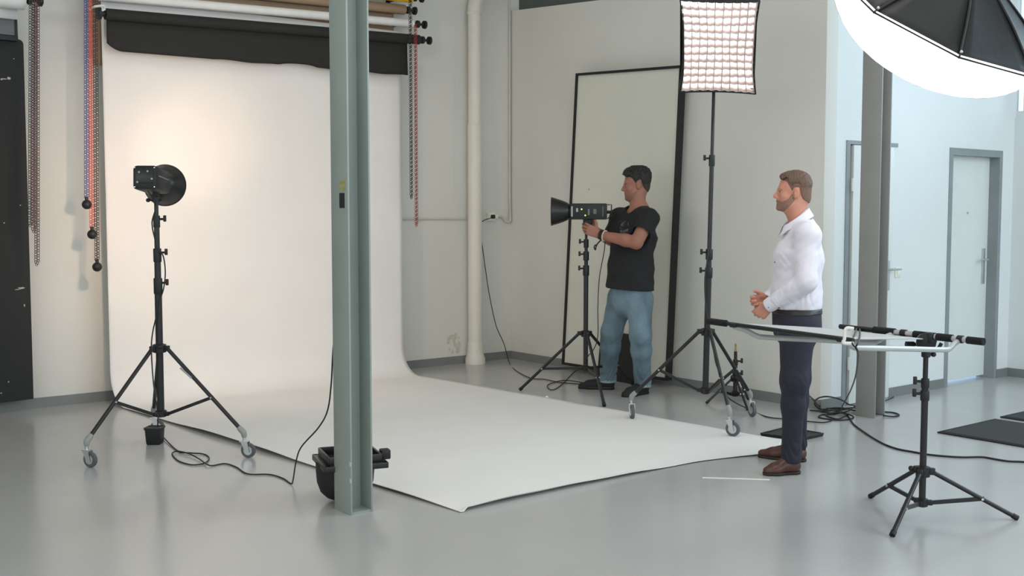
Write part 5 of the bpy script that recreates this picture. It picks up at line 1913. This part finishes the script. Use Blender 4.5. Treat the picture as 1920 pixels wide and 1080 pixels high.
    for j in range(n2 + 1):
        row = []
        for i in range(n1 + 1):
            a_, b_ = i / n1 * 2 - 1, j / n2 * 2 - 1
            if a_ * a_ + b_ * b_ > 1.0:
                sc_ = 1 / math.sqrt(a_ * a_ + b_ * b_)
                a_, b_ = a_ * sc_, b_ * sc_
            h_ = T.hit(1171 + 8.5 * a_ - 2 * b_, 427 + 13 * b_, D - 0.6, D + 0.3)
            row.append(None if h_ is None else pr.bm.verts.new(h_ - FH * 0.004 + fwd * 0.002))
        G.append(row)
    for j in range(n2):
        for i in range(n1):
            q4 = [G[j][i], G[j][i + 1], G[j + 1][i + 1], G[j + 1][i]]
            if all(v is not None for v in q4):
                pr.face(q4)
    tag(pr.build('chest_print', M['print'], t), 'faded grey print on the chest')
    # ---- jeans
    Q = SDF(lo, hi, 0.007)
    Q.cone(P(1182, 545), P(1182, 565), 0.142, 0.142, 0.0, flat=(lf, 0.80))
    leg_cone_chain(Q, hipl, kl_, al, 0.112, 0.084, 0.080, 0.066, 0.04)
    leg_cone_chain(Q, hipr, kr_, ar, 0.112, 0.084, 0.080, 0.068, 0.04)
    Q.cone(al, al - ZZ * 0.04, 0.064, 0.066, 0.02)
    Q.cone(ar, ar - ZZ * 0.04, 0.066, 0.070, 0.02)
    zk = kl_[2]
    Q.fn(lambda X, Y, Z: (0.0026 * (1 - 2 * np.abs(np.sin(28 * Z - 15 * X + 12 * Y + 4 * np.sin(23 * X + 19 * Y))) ** 0.6) * np.exp(-((Z - zk + 0.05) / 0.10) ** 2)
                          + 0.0050 * (1 - 2 * np.abs(np.sin(36 * Z + 5 * np.sin(19 * X - 12 * Y))) ** 0.6) * np.exp(-((Z - 0.14) / 0.09) ** 2)
                          + 0.003 * (1 - 2 * np.abs(np.sin(16 * X - 13 * Y + 15 * Z)) ** 0.6) * np.exp(-((Z - 0.80) / 0.16) ** 2)))
    Q.plane((0, 0, 0.062), -ZZ)
    Q.plane(P(1182, 535), ZZ)
    Q.mesh('jeans', M['jeans'], t)
    for a_ in (al, ar):
        HM = SDF(a_ - 0.13, a_ + 0.13, 0.006)
        HM.cone(a_, a_ - ZZ * 0.04, 0.070 if a_ is al else 0.073, 0.071 if a_ is al else 0.076, 0.0)
        HM.plane((0, 0, 0.060), -ZZ)
        HM.plane((0, 0, 0.085), ZZ)
        tag(HM.mesh('jeans_cuff', M['jeans_hem'], t), 'pale frayed trouser hem')
    shoe(t, hl, tl_, M['sneaker'], 0.052, 0.118, True)
    shoe(t, hr, tr_, M['sneaker'], 0.052, 0.118, True)
    # bracelets on the near wrist
    a_ = nrm(wrl - ell_)
    MB().lathe([(0.034, -0.034), (0.0395, -0.034), (0.0385, -0.008), (0.033, -0.008)], wrl, a_, 20, caps=False).build('wristband', M['blackpl'], t, solid=0.003)
    bd_ = MB()
    u_ = nrm(np.cross(a_, ZZ))
    v_ = np.cross(u_, a_)
    for i in range(18):
        q = 2 * math.pi * i / 18
        bd_.ball(wrl - a_ * 0.048 + (u_ * math.cos(q) + v_ * math.sin(q)) * 0.0415, 0.0075, 8, 5)
    bd_.build('bead_bracelet', M['bead'], t)
    w0 = wrl - ZZ * 0.036 - a_ * 0.02
    MB().tube([w0, w0 - ZZ * 0.03 - RT * 0.03, w0 - ZZ * 0.06 - RT * 0.045, w0 - ZZ * 0.085 - RT * 0.05, w0 - ZZ * 0.06 - RT * 0.06, w0 - ZZ * 0.04 - RT * 0.045], 0.0055, 8, 4).build('bracelet_tassel', M['blackpl'], t)
    head_parts(t, f, S, SKIN['tan'], M['hair_black'], M['hair_black_side'], M['stubble'],
               ((-0.16, -0.10, -0.075, -0.05, -0.035, -0.01, 0.004, 0.014, 0.030, 0.055, 0.085, 0.12), (-0.07, -0.07, -0.06, -0.02, 0.032, 0.034, 0.0, 0.024, 0.055, 0.062, 0.072, 0.10)),
               (0.008, 0.020, 0.008), 0.010,
               ((-0.02, 0.0, 0.04, 0.066, 0.082, 0.2), (-0.05, -0.05, -0.062, -0.066, -0.052, -0.048)), 0.0016, 5, 0.014)
    # thin chain at the neckline
    c_ = nb + fwd * 0.02 - ZZ * 0.012
    MB().tube([c_ + (fwd * math.cos(q) + lf * math.sin(q)) * 0.084 - ZZ * 0.02 * math.cos(q) for q in np.linspace(-1.6, 1.6, 14)], 0.0025, 6).build('neck_chain', M['brass'], t)


man_white()
man_black()
